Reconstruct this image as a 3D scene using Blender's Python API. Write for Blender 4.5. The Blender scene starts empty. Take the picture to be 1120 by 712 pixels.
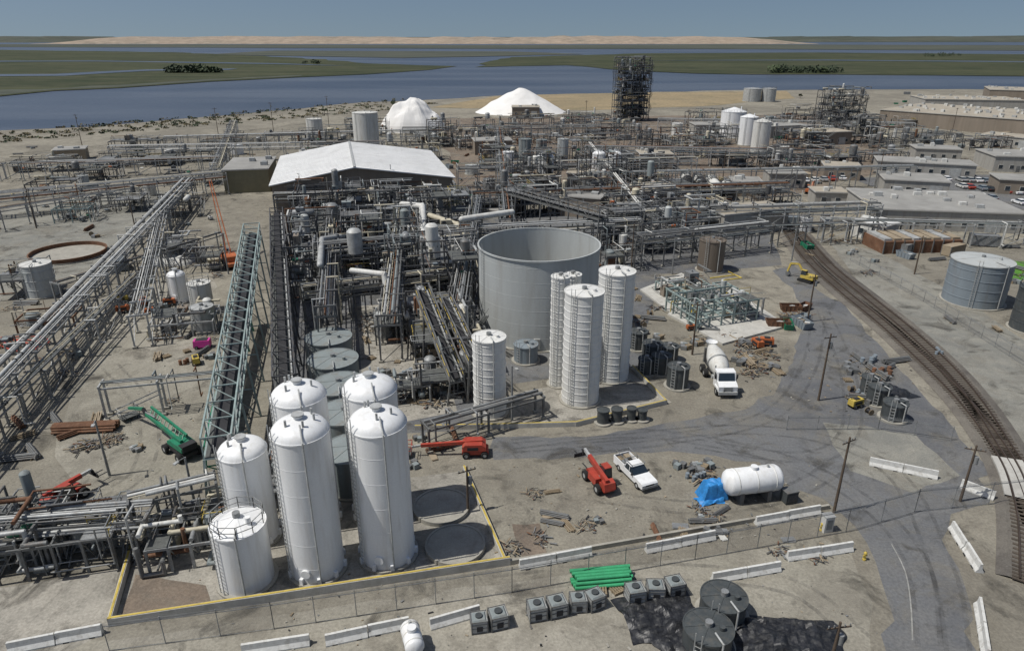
import bpy, math, random
from mathutils import Vector, Matrix, noise
R=random.Random(7)
F=757.0; CH=42.0; PIT=math.atan(316/F); S=math.sin(PIT); C=math.cos(PIT)
TH=math.radians(13)
def P(u,v,z=0.0):
    dx=(u-560)/F; dy=(356-v)/F
    zz=-S+dy*C; t=(z-CH)/zz
    return Vector((t*dx,t*(C+dy*S),z))
def HT(Y,vt):
    dy=(356-vt)/F
    return CH-Y*(S-dy*C)/(C+dy*S)
def PXM(p): return F/(p.y*C+(CH-p.z)*S)
scene=bpy.context.scene
COL=scene.collection
# ---------------------------------------------------------------- materials
M={}
def mat(name,col,rough=.6,metal=0.,var=.15,scale=.6,dirt=0.,dirtcol=(.16,.12,.08),bump=.0,streak=False,fine=9.,spec=.4):
    m=bpy.data.materials.new(name); m.use_nodes=True
    nt=m.node_tree; N=nt.nodes; L=nt.links; b=N['Principled BSDF']
    tc=N.new('ShaderNodeTexCoord'); mp=N.new('ShaderNodeMapping'); L.new(tc.outputs['Object'],mp.inputs[0])
    mp.inputs['Scale'].default_value=(1,1,.12) if streak else (1,1,1)
    n1=N.new('ShaderNodeTexNoise'); n1.inputs['Scale'].default_value=scale; n1.inputs['Detail'].default_value=6; n1.inputs['Roughness'].default_value=.65
    L.new(mp.outputs[0],n1.inputs['Vector'])
    n2=N.new('ShaderNodeTexNoise'); n2.inputs['Scale'].default_value=fine; n2.inputs['Detail'].default_value=3
    L.new(tc.outputs['Object'],n2.inputs['Vector'])
    mr=N.new('ShaderNodeMapRange'); mr.inputs[1].default_value=.3; mr.inputs[2].default_value=.7
    mr.inputs[3].default_value=1-var; mr.inputs[4].default_value=1+var
    L.new(n1.outputs[0],mr.inputs[0])
    mr2=N.new('ShaderNodeMapRange'); mr2.inputs[1].default_value=.3; mr2.inputs[2].default_value=.7
    mr2.inputs[3].default_value=1-var*.6; mr2.inputs[4].default_value=1+var*.6
    L.new(n2.outputs[0],mr2.inputs[0])
    mu=N.new('ShaderNodeMath'); mu.operation='MULTIPLY'; L.new(mr.outputs[0],mu.inputs[0]); L.new(mr2.outputs[0],mu.inputs[1])
    vm=N.new('ShaderNodeVectorMath'); vm.operation='SCALE'; vm.inputs[0].default_value=col; L.new(mu.outputs[0],vm.inputs['Scale'])
    out=vm.outputs[0]
    if dirt>0:
        n3=N.new('ShaderNodeTexNoise'); n3.inputs['Scale'].default_value=scale*2.3; n3.inputs['Detail'].default_value=8
        L.new(mp.outputs[0],n3.inputs['Vector'])
        mr3=N.new('ShaderNodeMapRange'); mr3.inputs[1].default_value=.5; mr3.inputs[2].default_value=.72; mr3.inputs[3].default_value=0; mr3.inputs[4].default_value=dirt
        L.new(n3.outputs[0],mr3.inputs[0])
        mx=N.new('ShaderNodeMix'); mx.data_type='RGBA'; L.new(mr3.outputs[0],mx.inputs[0]); L.new(out,mx.inputs[6]); mx.inputs[7].default_value=(*dirtcol,1)
        out=mx.outputs[2]
    L.new(out,b.inputs['Base Color'])
    b.inputs['Roughness'].default_value=rough; b.inputs['Metallic'].default_value=metal
    b.inputs['Specular IOR Level'].default_value=spec
    if bump>0:
        bp=N.new('ShaderNodeBump'); bp.inputs['Strength'].default_value=bump; bp.inputs['Distance'].default_value=.15
        L.new(n2.outputs[0],bp.inputs['Height']); L.new(bp.outputs[0],b.inputs['Normal'])
    M[name]=m; return m
mat('white',(.76,.77,.765),.45,var=.06,scale=.7,dirt=.35,dirtcol=(.45,.41,.35),streak=True)
mat('white2',(.60,.60,.565),.6,var=.14,scale=.8,dirt=.45,dirtcol=(.33,.28,.22),streak=True)
mat('bandwhite',(.68,.68,.65),.6,var=.08,scale=.8,dirt=.3,dirtcol=(.4,.36,.3),streak=True)
mat('cream',(.50,.46,.35),.6,var=.15,dirt=.35)
mat('galv',(.25,.26,.26),.55,.25,var=.28,scale=.9,dirt=.5,dirtcol=(.16,.13,.10))
mat('galvl',(.41,.42,.41),.55,.15,var=.22,scale=.9,dirt=.4,dirtcol=(.22,.19,.15))
mat('steel',(.085,.088,.092),.6,.2,var=.3,dirt=.5)
mat('steelm',(.155,.16,.158),.6,.2,var=.3,dirt=.5,dirtcol=(.13,.09,.06))
mat('teal',(.28,.35,.335),.6,.1,var=.2,dirt=.3)
mat('greytank',(.42,.44,.43),.6,var=.1,scale=.35,dirt=.4,dirtcol=(.28,.26,.23),streak=True)
mat('greytank2',(.22,.25,.25),.65,var=.15,scale=.5,dirt=.4,streak=True)
mat('bluetank',(.20,.235,.26),.6,var=.12,scale=.5,dirt=.35,streak=True)
mat('darktank',(.06,.068,.07),.6,var=.25,scale=.9,dirt=.4,dirtcol=(.13,.12,.10))
mat('rust',(.15,.075,.042),.85,var=.35,dirt=.5,dirtcol=(.22,.15,.1))
mat('browntank',(.15,.125,.10),.75,var=.2,streak=True,dirt=.3)
mat('concrete',(.33,.315,.27),.85,var=.18,scale=.4,dirt=.5,dirtcol=(.18,.16,.135),bump=.2)
mat('concretel',(.46,.45,.41),.8,var=.14,scale=.7,dirt=.4,dirtcol=(.25,.23,.19),bump=.1)
mat('barrier',(.60,.60,.57),.75,var=.1,scale=1.2,dirt=.55,dirtcol=(.28,.26,.22))
mat('green',(.02,.20,.11),.5,var=.25,dirt=.3)
mat('greenp',(.05,.33,.15),.5,var=.2)
mat('red',(.38,.055,.035),.5,var=.25,dirt=.35)
mat('orange',(.42,.12,.04),.55,var=.25,dirt=.35)
mat('yellow',(.50,.38,.08),.6,var=.2,dirt=.45)
mat('bluetarp',(.03,.20,.48),.5,var=.3,scale=2)
mat('blacktarp',(.02,.021,.024),.45,var=.6,scale=1.5,dirt=.55,dirtcol=(.09,.09,.085))
mat('tyre',(.02,.02,.02),.85,var=.2)
mat('glass',(.02,.03,.04),.08,var=.1,spec=.8)
mat('tan',(.31,.255,.18),.8,var=.15,dirt=.3)
mat('olive',(.20,.185,.12),.8,var=.15)
mat('wallbrown',(.23,.195,.155),.8,var=.15,scale=.3,streak=True,dirt=.3)
mat('wallgrey',(.34,.33,.30),.8,var=.1,streak=True,dirt=.3)
mat('roofwhite',(.76,.76,.74),.5,var=.08,scale=.15,dirt=.3,dirtcol=(.52,.5,.46))
mat('roofgrey',(.29,.285,.265),.8,var=.15,scale=.2,dirt=.4,dirtcol=(.2,.19,.17))
mat('rooftan',(.36,.325,.26),.8,var=.15,scale=.15,dirt=.4,dirtcol=(.24,.2,.15))
mat('trim',(.42,.41,.38),.7,var=.1)
mat('wood',(.235,.185,.12),.85,var=.3,scale=1.5,dirt=.4)
mat('pole',(.10,.075,.055),.9,var=.25)
mat('pink',(.55,.05,.28),.6,var=.1)
mat('saltpile',(.76,.75,.72),.9,var=.06,scale=.08,dirt=.3,dirtcol=(.55,.53,.49),bump=.3)
mat('dark',(.03,.03,.032),.8,var=.3)
mat('grate',(.10,.105,.10),.8,.1,var=.3,scale=2)
mat('rail',(.13,.10,.08),.45,.6,var=.2)
mat('tie',(.085,.07,.055),.9,var=.3)
mat('leaf',(.05,.07,.03),.8,var=.5,scale=1.2)
mat('leafd',(.028,.042,.02),.8,var=.4,scale=1.2)
mat('dryleaf',(.13,.11,.06),.9,var=.4,scale=1.2)
mat('bark',(.1,.07,.05),.9)
mat('sheetpaint',(.30,.30,.28),.8,var=.2,dirt=.9,dirtcol=(.17,.165,.155))

def ground_mat(name,c1,c2,c3,s1=.03,s2=.35,s3=4.,bump=.4,rough=.95,stain=(.1,.09,.08),stainamt=.5,stretch=(1,1,1)):
    m=bpy.data.materials.new(name); m.use_nodes=True
    nt=m.node_tree; N=nt.nodes; L=nt.links; b=N['Principled BSDF']
    g=N.new('ShaderNodeNewGeometry'); mp=N.new('ShaderNodeMapping'); mp.inputs['Scale'].default_value=stretch; L.new(g.outputs['Position'],mp.inputs[0])
    def nz(s,d=8,r=.6,dist=0):
        n=N.new('ShaderNodeTexNoise'); n.inputs['Scale'].default_value=s; n.inputs['Detail'].default_value=d; n.inputs['Roughness'].default_value=r
        n.inputs['Distortion'].default_value=dist
        L.new(mp.outputs[0],n.inputs['Vector']); return n
    a=nz(s1,8,.6,.8); bb=nz(s2,8,.7,.4); c=nz(s3,4,.7); d=nz(s1*3.1,9,.7,1.5)
    def mr(o,lo,hi,x=0.,y=1.):
        r=N.new('ShaderNodeMapRange'); r.inputs[1].default_value=lo; r.inputs[2].default_value=hi; r.inputs[3].default_value=x; r.inputs[4].default_value=y
        L.new(o,r.inputs[0]); return r.outputs[0]
    def mix(f,x,y):
        mm=N.new('ShaderNodeMix'); mm.data_type='RGBA'; L.new(f,mm.inputs[0])
        for k,q in ((6,x),(7,y)):
            if isinstance(q,tuple): mm.inputs[k].default_value=(*q,1)
            else: L.new(q,mm.inputs[k])
        return mm.outputs[2]
    col=mix(mr(a.outputs[0],.42,.58),c1,c2)
    col=mix(mr(bb.outputs[0],.45,.68,0,.85),col,c3)
    col=mix(mr(d.outputs[0],.54,.68,0,stainamt),col,stain)
    v=N.new('ShaderNodeVectorMath'); v.operation='SCALE'; L.new(col,v.inputs[0]); L.new(mr(c.outputs[0],.3,.7,.76,1.24),v.inputs['Scale'])
    L.new(v.outputs[0],b.inputs['Base Color']); b.inputs['Roughness'].default_value=rough; b.inputs['Specular IOR Level'].default_value=.2
    if bump>0:
        bp=N.new('ShaderNodeBump'); bp.inputs['Strength'].default_value=bump; bp.inputs['Distance'].default_value=.12
        L.new(c.outputs[0],bp.inputs['Height']); L.new(bp.outputs[0],b.inputs['Normal'])
    M[name]=m; return m
ground_mat('g_dirt',(.205,.19,.155),(.28,.26,.21),(.17,.155,.125),stain=(.12,.11,.092),stainamt=.6)
ground_mat('g_light',(.265,.25,.205),(.33,.31,.26),(.21,.195,.16),stain=(.15,.135,.11),stainamt=.55)
ground_mat('g_asphalt',(.112,.116,.122),(.145,.149,.152),(.17,.168,.16),s1=.05,s2=.15,stain=(.08,.081,.086),bump=.15,rough=.85)
ground_mat('g_ballast',(.14,.13,.115),(.18,.165,.14),(.10,.09,.08),s3=7,bump=.8)
ground_mat('g_gravel',(.24,.235,.205),(.20,.20,.18),(.29,.28,.24),s3=6,bump=.5,stain=(.14,.135,.12))
ground_mat('g_pad',(.35,.33,.285),(.28,.265,.23),(.22,.21,.18),s1=.1,s2=.5,bump=.1,stain=(.12,.11,.095),stainamt=.7)
ground_mat('g_brown',(.17,.135,.105),(.22,.18,.14),(.13,.11,.09),s1=.1)
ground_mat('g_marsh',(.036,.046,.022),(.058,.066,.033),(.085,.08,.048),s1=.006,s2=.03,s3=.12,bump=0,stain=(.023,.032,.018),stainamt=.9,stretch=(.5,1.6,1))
ground_mat('g_marshfar',(.06,.07,.055),(.08,.088,.068),(.10,.10,.078),s1=.001,s2=.006,s3=.02,bump=0,stain=(.05,.06,.052),stretch=(.5,2,1))  # paler, greyer marsh tones: aerial haze put into the colour
ground_mat('g_dry',(.31,.245,.15),(.26,.21,.13),(.21,.18,.12),s1=.01,s2=.06,s3=.5,bump=0,stain=(.11,.11,.06),stainamt=.6)
ground_mat('g_hill',(.34,.27,.205),(.30,.245,.19),(.26,.225,.175),s1=.0008,s2=.004,s3=.02,bump=0,stain=(.14,.14,.115),stainamt=.7)  # dry-grass tones with distance haze mixed into the colour
ground_mat('g_turf',(.08,.22,.03),(.1,.25,.04),(.07,.16,.03),s1=.3,bump=.3)
m=bpy.data.materials.new('water'); m.use_nodes=True; N=m.node_tree.nodes; L=m.node_tree.links; b=N['Principled BSDF']
b.inputs['Roughness'].default_value=.3
g=N.new('ShaderNodeNewGeometry'); mp=N.new('ShaderNodeMapping'); mp.inputs['Scale'].default_value=(.25,1,1); L.new(g.outputs['Position'],mp.inputs[0])
n=N.new('ShaderNodeTexNoise'); n.inputs['Scale'].default_value=.35; n.inputs['Detail'].default_value=5; L.new(mp.outputs[0],n.inputs['Vector'])
bp=N.new('ShaderNodeBump'); bp.inputs['Strength'].default_value=.9; bp.inputs['Distance'].default_value=.9; L.new(n.outputs[0],bp.inputs['Height']); L.new(bp.outputs[0],b.inputs['Normal'])
n2=N.new('ShaderNodeTexNoise'); n2.inputs['Scale'].default_value=.012; n2.inputs['Detail'].default_value=8; L.new(mp.outputs[0],n2.inputs['Vector'])
mr_=N.new('ShaderNodeMapRange'); mr_.inputs[1].default_value=.38; mr_.inputs[2].default_value=.62; L.new(n2.outputs[0],mr_.inputs[0])
cr=N.new('ShaderNodeMix'); cr.data_type='RGBA'; L.new(mr_.outputs[0],cr.inputs[0]); cr.inputs[6].default_value=(.05,.062,.085,1); cr.inputs[7].default_value=(.095,.108,.13,1); L.new(cr.outputs[2],b.inputs['Base Color'])
M['water']=m
m=bpy.data.materials.new('wire'); m.use_nodes=True; N=m.node_tree.nodes; L=m.node_tree.links; b=N['Principled BSDF']
b.inputs['Base Color'].default_value=(.3,.3,.29,1); b.inputs['Alpha'].default_value=.13; M['wire']=m
def patch_mat(name,col,s,lo,hi,amt,stretch=(1,1,1)):
    m=bpy.data.materials.new(name); m.use_nodes=True; N=m.node_tree.nodes; L=m.node_tree.links; b=N['Principled BSDF']
    b.inputs['Base Color'].default_value=(*col,1); b.inputs['Roughness'].default_value=.95; b.inputs['Specular IOR Level'].default_value=.1
    g=N.new('ShaderNodeNewGeometry'); mp=N.new('ShaderNodeMapping'); mp.inputs['Scale'].default_value=stretch; mp.inputs['Rotation'].default_value=(0,0,.5); L.new(g.outputs['Position'],mp.inputs[0])
    n=N.new('ShaderNodeTexNoise'); n.inputs['Scale'].default_value=s; n.inputs['Detail'].default_value=9; n.inputs['Roughness'].default_value=.68; n.inputs['Distortion'].default_value=.6; L.new(mp.outputs[0],n.inputs['Vector'])
    r=N.new('ShaderNodeMapRange'); r.inputs[1].default_value=lo; r.inputs[2].default_value=hi; r.inputs[4].default_value=amt; L.new(n.outputs[0],r.inputs[0]); L.new(r.outputs[0],b.inputs['Alpha']); M[name]=m
patch_mat('p_dust',(.30,.28,.235),.16,.5,.72,.6); patch_mat('p_stain',(.09,.085,.075),.22,.55,.74,.7); patch_mat('p_tyre',(.07,.07,.07),.5,.38,.75,.38)

# ---------------------------------------------------------------- mesh builder
class MB:
    def __init__(s): s.v=[];s.f=[];s.m=[];s.sm=[];s.ml=[]
    def mi(s,k):
        if k not in s.ml: s.ml.append(k)
        return s.ml.index(k)
    def add(s,vs,fs,k,smooth=False):
        o=len(s.v); s.v.extend([tuple(x) for x in vs]); i=s.mi(k)
        for f in fs: s.f.append(tuple(o+a for a in f)); s.m.append(i); s.sm.append(smooth)
    def hexa(s,p,k):
        s.add(p,[(0,3,2,1),(4,5,6,7),(0,1,5,4),(1,2,6,5),(2,3,7,6),(3,0,4,7)],k)
    def box(s,c,d,k,rz=0.,top=None):
        cx,cy,cz=c; x,y,z=d[0]/2,d[1]/2,d[2]
        t=top or (1,1); cr,sr=math.cos(rz),math.sin(rz); p=[]
        for zz,a,bq in ((0,1,1),(z,t[0],t[1])):
            for sx,sy in ((-1,-1),(1,-1),(1,1),(-1,1)):
                px,py=sx*x*a,sy*y*bq; p.append((cx+px*cr-py*sr,cy+px*sr+py*cr,cz+zz))
        s.hexa(p,k)
    def beam(s,p,q,w,h,k):
        p=Vector(p);q=Vector(q); d=q-p
        if d.length<1e-4: return
        d.normalize(); up=Vector((0,0,1)) if abs(d.z)<.95 else Vector((1,0,0))
        x=d.cross(up).normalized(); y=x.cross(d).normalized(); x=x*w/2; y=y*h/2
        s.hexa([p-x-y,p+x-y,q+x-y,q-x-y,p-x+y,p+x+y,q+x+y,q-x+y],k)
    def tube(s,p,q,r,k,n=8,r2=None,caps=True):
        p=Vector(p);q=Vector(q); d=q-p
        if d.length<1e-4: return
        d.normalize(); x=d.orthogonal().normalized(); y=d.cross(x); r2=r if r2 is None else r2
        cs=[(math.cos(2*math.pi*i/n),math.sin(2*math.pi*i/n)) for i in range(n)]
        A=[p+(x*a+y*bq)*r for a,bq in cs]; B=[q+(x*a+y*bq)*r2 for a,bq in cs]
        s.add(A+B,[(i,(i+1)%n,n+(i+1)%n,n+i) for i in range(n)],k,True)
        if caps: s.add(A,[tuple(range(n-1,-1,-1))],k); s.add(B,[tuple(range(n))],k)
    def pipe(s,pts,r,k,n=7):
        for i in range(len(pts)-1):
            a=Vector(pts[i]);bq=Vector(pts[i+1]); d=(bq-a)
            if d.length<1e-3: continue
            d.normalize(); s.tube(a-d*(r*.6 if i else 0),bq+d*(r*.6 if i<len(pts)-2 else 0),r,k,n)
    def lathe(s,prof,n,k,o=(0,0,0),ax=None,smooth=True,cap=False):
        o=Vector(o); ax=Vector(ax).normalized() if ax else Vector((0,0,1))
        x=Vector((1,0,0)) if abs(ax.z)>.99 else ax.orthogonal().normalized(); y=ax.cross(x)
        vs=[]
        for r,z in prof:
            for i in range(n):
                t=2*math.pi*i/n; vs.append(o+ax*z+(x*math.cos(t)+y*math.sin(t))*r)
        fs=[(j*n+i,j*n+(i+1)%n,(j+1)*n+(i+1)%n,(j+1)*n+i) for j in range(len(prof)-1) for i in range(n)]
        s.add(vs,fs,k,smooth)
        if cap: s.add(vs[-n:],[tuple(range(n))],k)
    def prism(s,prof,y0,y1,k,sc=1.):
        n=len(prof); A=[(x,y0,z) for x,z in prof]; B=[(x,y1,z) for x,z in prof]
        s.add(A+B,[tuple(range(n)),tuple(range(2*n-1,n-1,-1))]+[(i,n+i,n+(i+1)%n,(i+1)%n) for i in range(n)],k)
    def rail(s,pts,k='galvl',h=1.1,w=.06,step=2.):
        for i in range(len(pts)-1):
            a=Vector(pts[i]);bq=Vector(pts[i+1])
            for z in (h,h*.5): s.beam(a+Vector((0,0,z)),bq+Vector((0,0,z)),w,w,k)
            nn=max(1,int((bq-a).length/step))
            for j in range(nn+1):
                c=a.lerp(bq,j/nn); s.beam(c,c+Vector((0,0,h)),w,w,k)
    def wheel(s,c,r,w,ax=(0,1,0)):
        a=Vector(ax); c=Vector(c)
        s.lathe([(r*.5,-w/2),(r*.9,-w/2),(r,-w/2+.05),(r,w/2-.05),(r*.9,w/2),(r*.5,w/2)],14,'tyre',c,a,False)
        s.lathe([(0.001,-w/2+.03),(r*.55,-w/2+.03)],10,'galvl',c,a,False); s.lathe([(r*.55,w/2-.03),(0.001,w/2-.03)],10,'galvl',c,a,False)
    def mesh(s,name):
        me=bpy.data.meshes.new(name); me.from_pydata(s.v,[],s.f)
        for k in s.ml: me.materials.append(M[k])
        me.polygons.foreach_set('material_index',s.m); me.polygons.foreach_set('use_smooth',s.sm); me.update(); return me
    def obj(s,name,loc=(0,0,0),rz=0.,sc=1.): return place(s.mesh(name),name,loc,rz,sc)
def place(me,name,loc,rz=0.,sc=1.):
    o=bpy.data.objects.new(name,me); o.location=loc; o.rotation_euler=(0,0,rz); o.scale=(sc,)*3; COL.objects.link(o); return o
def ang(a,b): d=Vector(b)-Vector(a); return math.atan2(d.y,d.x)
# ---------------------------------------------------------------- ground sheets
import bmesh
def sheet(name,pts,k,z,wob=0.,seg=0.,thick=0.):
    w=[]
    n=len(pts)
    for i in range(n):
        a=pts[i];bq=pts[(i+1)%n]; m_=max(1,int((bq-a).length/seg)) if seg else 1
        for j in range(min(m_,80)):
            c=a.lerp(bq,j/min(m_,80))
            if wob and j: c=c+Vector((noise.noise(c*.9/seg),noise.noise(c*.9/seg+Vector((7,3,1))),0))*wob
            w.append(Vector((c.x,c.y,z)))
    mb=MB(); mb.add(w,[tuple(range(len(w)))],k)
    me=mb.mesh(name)
    bm=bmesh.new(); bm.from_mesh(me); bmesh.ops.triangulate(bm,faces=bm.faces[:],ngon_method='EAR_CLIP')
    for f in bm.faces:
        if f.normal.z<0: f.normal_flip()
    bm.to_mesh(me); bm.free(); return place(me,name,(0,0,0))
def PS(l): return [P(u,v) for u,v in l]
B=40000.
sheet('ground',[Vector((-B,-200,0)),Vector((B,-200,0)),Vector((B,B,0)),Vector((-B,B,0))],'g_dirt',0)
sheet('river_water',PS([(-900,150),(0,143),(100,139),(200,130),(330,119),(400,112),(500,108),(560,104),(690,102),(800,99),(1000,98),(2200,97)])+[Vector((38000,38000,0)),Vector((-38000,38000,0))],'water',.05,8,20)
sheet('marsh',PS([(-900,112),(0,106),(60,100),(130,97),(230,90),(330,85),(400,82),(470,77),(500,73),(400,70),(330,64),(200,58),(0,55),(-900,55)]),'g_marsh',.5,34,60)
sheet('marsh_bank',PS([(520,74),(620,72),(690,78),(760,81),(900,82),(1120,84),(2000,84),(2000,60),(1120,60),(900,58),(700,59),(560,63)]),'g_marsh',.5,34,60)
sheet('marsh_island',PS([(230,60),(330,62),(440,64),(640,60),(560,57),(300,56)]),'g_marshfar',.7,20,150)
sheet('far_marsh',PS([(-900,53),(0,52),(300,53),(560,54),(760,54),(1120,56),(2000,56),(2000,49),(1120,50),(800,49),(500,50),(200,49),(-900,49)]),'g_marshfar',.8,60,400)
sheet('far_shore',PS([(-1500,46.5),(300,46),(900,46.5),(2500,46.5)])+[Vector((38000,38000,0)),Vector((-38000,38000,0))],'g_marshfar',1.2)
sheet('marsh_channel',PS([(-200,84),(60,82),(160,77),(260,76),(250,77.4),(165,78.4),(70,84),(-200,86)]),'water',.8,12,50)
sheet('marsh_channel',PS([(-200,68),(100,67),(300,70),(380,73),(300,71),(100,68),(-200,69)]),'water',.8,12,80)
sheet('marsh_channel',PS([(700,67),(900,66),(1120,68),(1500,69),(1120,69),(900,67)]),'water',.8,12,80)
sheet('reed_margin',PS([(-300,107),(0,105),(60,99),(130,96),(230,89),(330,84),(330,83),(230,87.5),(130,94),(40,99),(-300,103)]),'g_marshfar',.6,14,20)
sheet('dry_grass',PS([(470,118),(540,106),(620,103),(760,101),(860,100),(870,108),(760,117),(640,121)]),'g_dry',.06,5,20)
sheet('shore_bank',PS([(-900,168),(0,150),(120,145),(230,136),(340,124),(420,116),(440,122),(300,140),(150,156),(0,170)]),'g_dirt',.06,4,15)
sheet('asphalt_road',PS([(540,478),(640,478),(730,462),(815,448),(850,425),(868,390),(880,350),(868,318),(845,296),(868,290),(895,318),(925,335),(960,375),(1000,420),(1045,470),(1075,505),(1082,550),(1040,562),(1030,590),(1055,640),(1070,715),(1080,780),(965,780),(970,715),(972,660),(958,615),(935,575),(900,545),(850,525),(830,505),(760,496),(690,494),(600,503),(540,503)]),'g_asphalt',.008,1.0,1.8)
sheet('service_road',PS([(905,262),(960,275),(1040,320),(1120,372),(1200,420),(1200,620),(1130,560),(1118,500),(1080,440),(1010,375),(950,325)]),'g_gravel',.004,.8,4)
sheet('yard_gravel',PS([(900,462),(1000,474),(1050,520),(1000,540),(930,515)]),'g_gravel',.012,1.2,2)
sheet('dirt_yard',PS([(100,320),(235,300),(232,420),(225,520),(110,560),(60,500)]),'g_light',.006,1.5,4)
sheet('dirt_verge',PS([(-100,690),(120,700),(540,640),(900,588),(930,600),(955,660),(950,760),(-100,760)]),'g_light',.005,.8,3)
sheet('concrete_road',PS([(-120,655),(20,640),(130,622),(118,690),(60,720),(-120,760)]),'g_pad',.009,.4,3)
sheet('concrete_pad',PS([(560,430),(690,408),(735,440),(625,466),(560,465)]),'g_pad',.024)
sheet('concrete_slab',PS([(390,335),(470,330),(500,450),(400,470)]),'g_pad',.02)
sheet('brown_dirt',PS([(560,573),(590,572),(600,610),(572,612)]),'g_brown',.02,.3,1)
sheet('turf',PS([(1098,285),(1140,287),(1140,308),(1100,305)]),'g_turf',.02)
sheet('plant_pavement',PS([(300,230),(520,225),(690,240),(840,250),(855,290),(720,300),(700,400),(560,420),(520,470),(300,480)]),'g_asphalt',.01,1,6)
sheet('plant_pavement',PS([(480,130),(900,125),(1000,180),(860,215),(500,222)]),'g_brown',.009,4,10)
sheet('gravel_lot',PS([(0,230),(100,205),(190,210),(150,260),(100,300),(0,330)]),'g_gravel',.006,1,6)
sheet('parking_lot',PS([(930,195),(1120,190),(1200,215),(1200,235),(1000,222)]),'g_asphalt',.01,1,6)
far=PS([(-300,780),(1400,780),(1400,130),(-500,130)])
sheet('blown_dust',far,'p_dust',.030); sheet('oil_stains',far,'p_stain',.036)
def strip(name,pts,w,k,z):
    mb=MB(); n=len(pts); vs=[]
    for i in range(n):
        d=(pts[min(n-1,i+1)]-pts[max(0,i-1)]).normalized(); nn=Vector((-d.y,d.x,0))*w/2
        vs+= [pts[i]-nn+Vector((0,0,z)),pts[i]+nn+Vector((0,0,z))]
    mb.add(vs,[(2*i,2*i+2,2*i+3,2*i+1) for i in range(n-1)],k); mb.obj(name)
def curve_pts(pts,step=.6):
    w=[P(u,v) for u,v in pts]; out=[]
    for i in range(len(w)-1):
        p0=w[max(0,i-1)];p1=w[i];p2=w[i+1];p3=w[min(len(w)-1,i+2)]; n=max(2,int((p2-p1).length/step))
        for j in range(n):
            t=j/n; out.append(.5*((2*p1)+(p2-p0)*t+(2*p0-5*p1+4*p2-p3)*t*t+(3*p1-p0-3*p2+p3)*t**3))
    out.append(w[-1]); return out
strip('road_marking',curve_pts([(975,595),(990,625),(996,660),(998,700)],1),.1,'sheetpaint',.041)
zt=.042
for px in [[(560,490),(680,480),(800,470),(900,480),(980,520),(1030,620),(1045,712)],[(600,492),(720,482),(840,455),(885,400),(895,345)],[(560,486),(700,474),(850,500),(940,545),(1000,610),(1020,712)],[(900,340),(925,400),(930,470),(880,500),(760,485)],[(120,400),(160,450),(150,520),(60,560)],[(640,540),(760,555),(860,540),(930,500)],[(540,640),(700,625),(860,640),(940,700)]]:
    c=curve_pts(px,1.2)
    for s_ in (-.95,.95):
        o=[p+Vector((-(c[min(len(c)-1,i+1)]-c[max(0,i-1)]).normalized().y,(c[min(len(c)-1,i+1)]-c[max(0,i-1)]).normalized().x,0))*s_ for i,p in enumerate(c)]
        strip('tyre_marks',o,.38,'p_tyre',zt); zt+=.002
def hills(name,u0,u1,vd,top,k,seed,rough=1.):
    mb=MB(); n=90; a=P(u0,vd);bq=P(u1,vd); vs=[]
    prof=[(0,0),(.25,.5),(.6,.85),(1.,1.),(2.5,.9)]
    for i in range(n+1):
        c=a.lerp(bq,i/n); e=min(1,i/6,(n-i)/6); h=top*e*(.8+.35*rough*noise.noise(Vector((i*.13,seed,0)))+.15*noise.noise(Vector((i*.6,seed,3))))
        for dd,hh in prof: vs.append(Vector((c.x,c.y+dd*500,h*hh)))
    m_=len(prof)
    mb.add(vs,[(i*m_+j,(i+1)*m_+j,(i+1)*m_+j+1,i*m_+j+1) for i in range(n) for j in range(m_-1)],k,True); mb.obj(name)
hills('dry_hills',30,905,48.5,50,'g_hill',1.3,.5)
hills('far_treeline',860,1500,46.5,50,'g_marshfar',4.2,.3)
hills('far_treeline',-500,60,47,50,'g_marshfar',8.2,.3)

# ---------------------------------------------------------------- vegetation
def leafmass(mb,c,rx,ry,rz,n,k,sz):
    for _ in range(n):
        d=Vector((R.gauss(0,1),R.gauss(0,1),R.gauss(0,1))).normalized()*(R.random()**.4)
        p=Vector((c[0]+d.x*rx,c[1]+d.y*ry,c[2]+d.z*rz))
        a=Vector((R.gauss(0,1),R.gauss(0,1),R.gauss(0,1))).normalized()*sz*R.uniform(.5,1.3); e=a.orthogonal()*R.uniform(.6,1)
        mb.add([p-a-e,p+a-e*.6,p+a*.8+e,p-a*.7+e*.8],[(0,1,2,3)],k)
tm=[]
for sd in range(3):
    mb=MB(); mb.tube((0,0,0),(.1,.1,3),.25,'bark',7,.15)
    for i in range(7):
        a=i*.9+sd; e=Vector((math.cos(a)*R.uniform(1,2.2),math.sin(a)*R.uniform(1,2.2),R.uniform(3.,6)))
        mb.tube((.1,.1,2+i*.15),e,.1,'bark',5,.03); leafmass(mb,e,1.2,1.2,.9,90,R.choice(['leaf','leafd']),.22)
    tm.append(mb.mesh('tree'))
for u,v in [(148,160),(152,172),(355,125),(430,118),(875,108),(1020,118)]:
    place(R.choice(tm),'tree',P(u,v),R.uniform(0,6),R.uniform(.5,.8))
def treeline(u0,u1,v,hgt,n):
    mb=MB(); o=P((u0+u1)/2,v)
    for i in range(n):
        p=P(R.uniform(u0,u1),v+R.uniform(-.6,.6))-o; h=hgt*R.uniform(.5,1.1)
        leafmass(mb,(p.x,p.y,h*.5),h*1.1,h,h*.55,60,R.choice(['leaf','leafd','leafd']),h*.14)
    mb.obj('distant_trees',o)
treeline(185,240,80,9,40); treeline(330,350,70,6,8); treeline(845,920,80,9,36); treeline(1010,1050,62,8,10)
mb=MB(); o=P(200,140)
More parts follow.
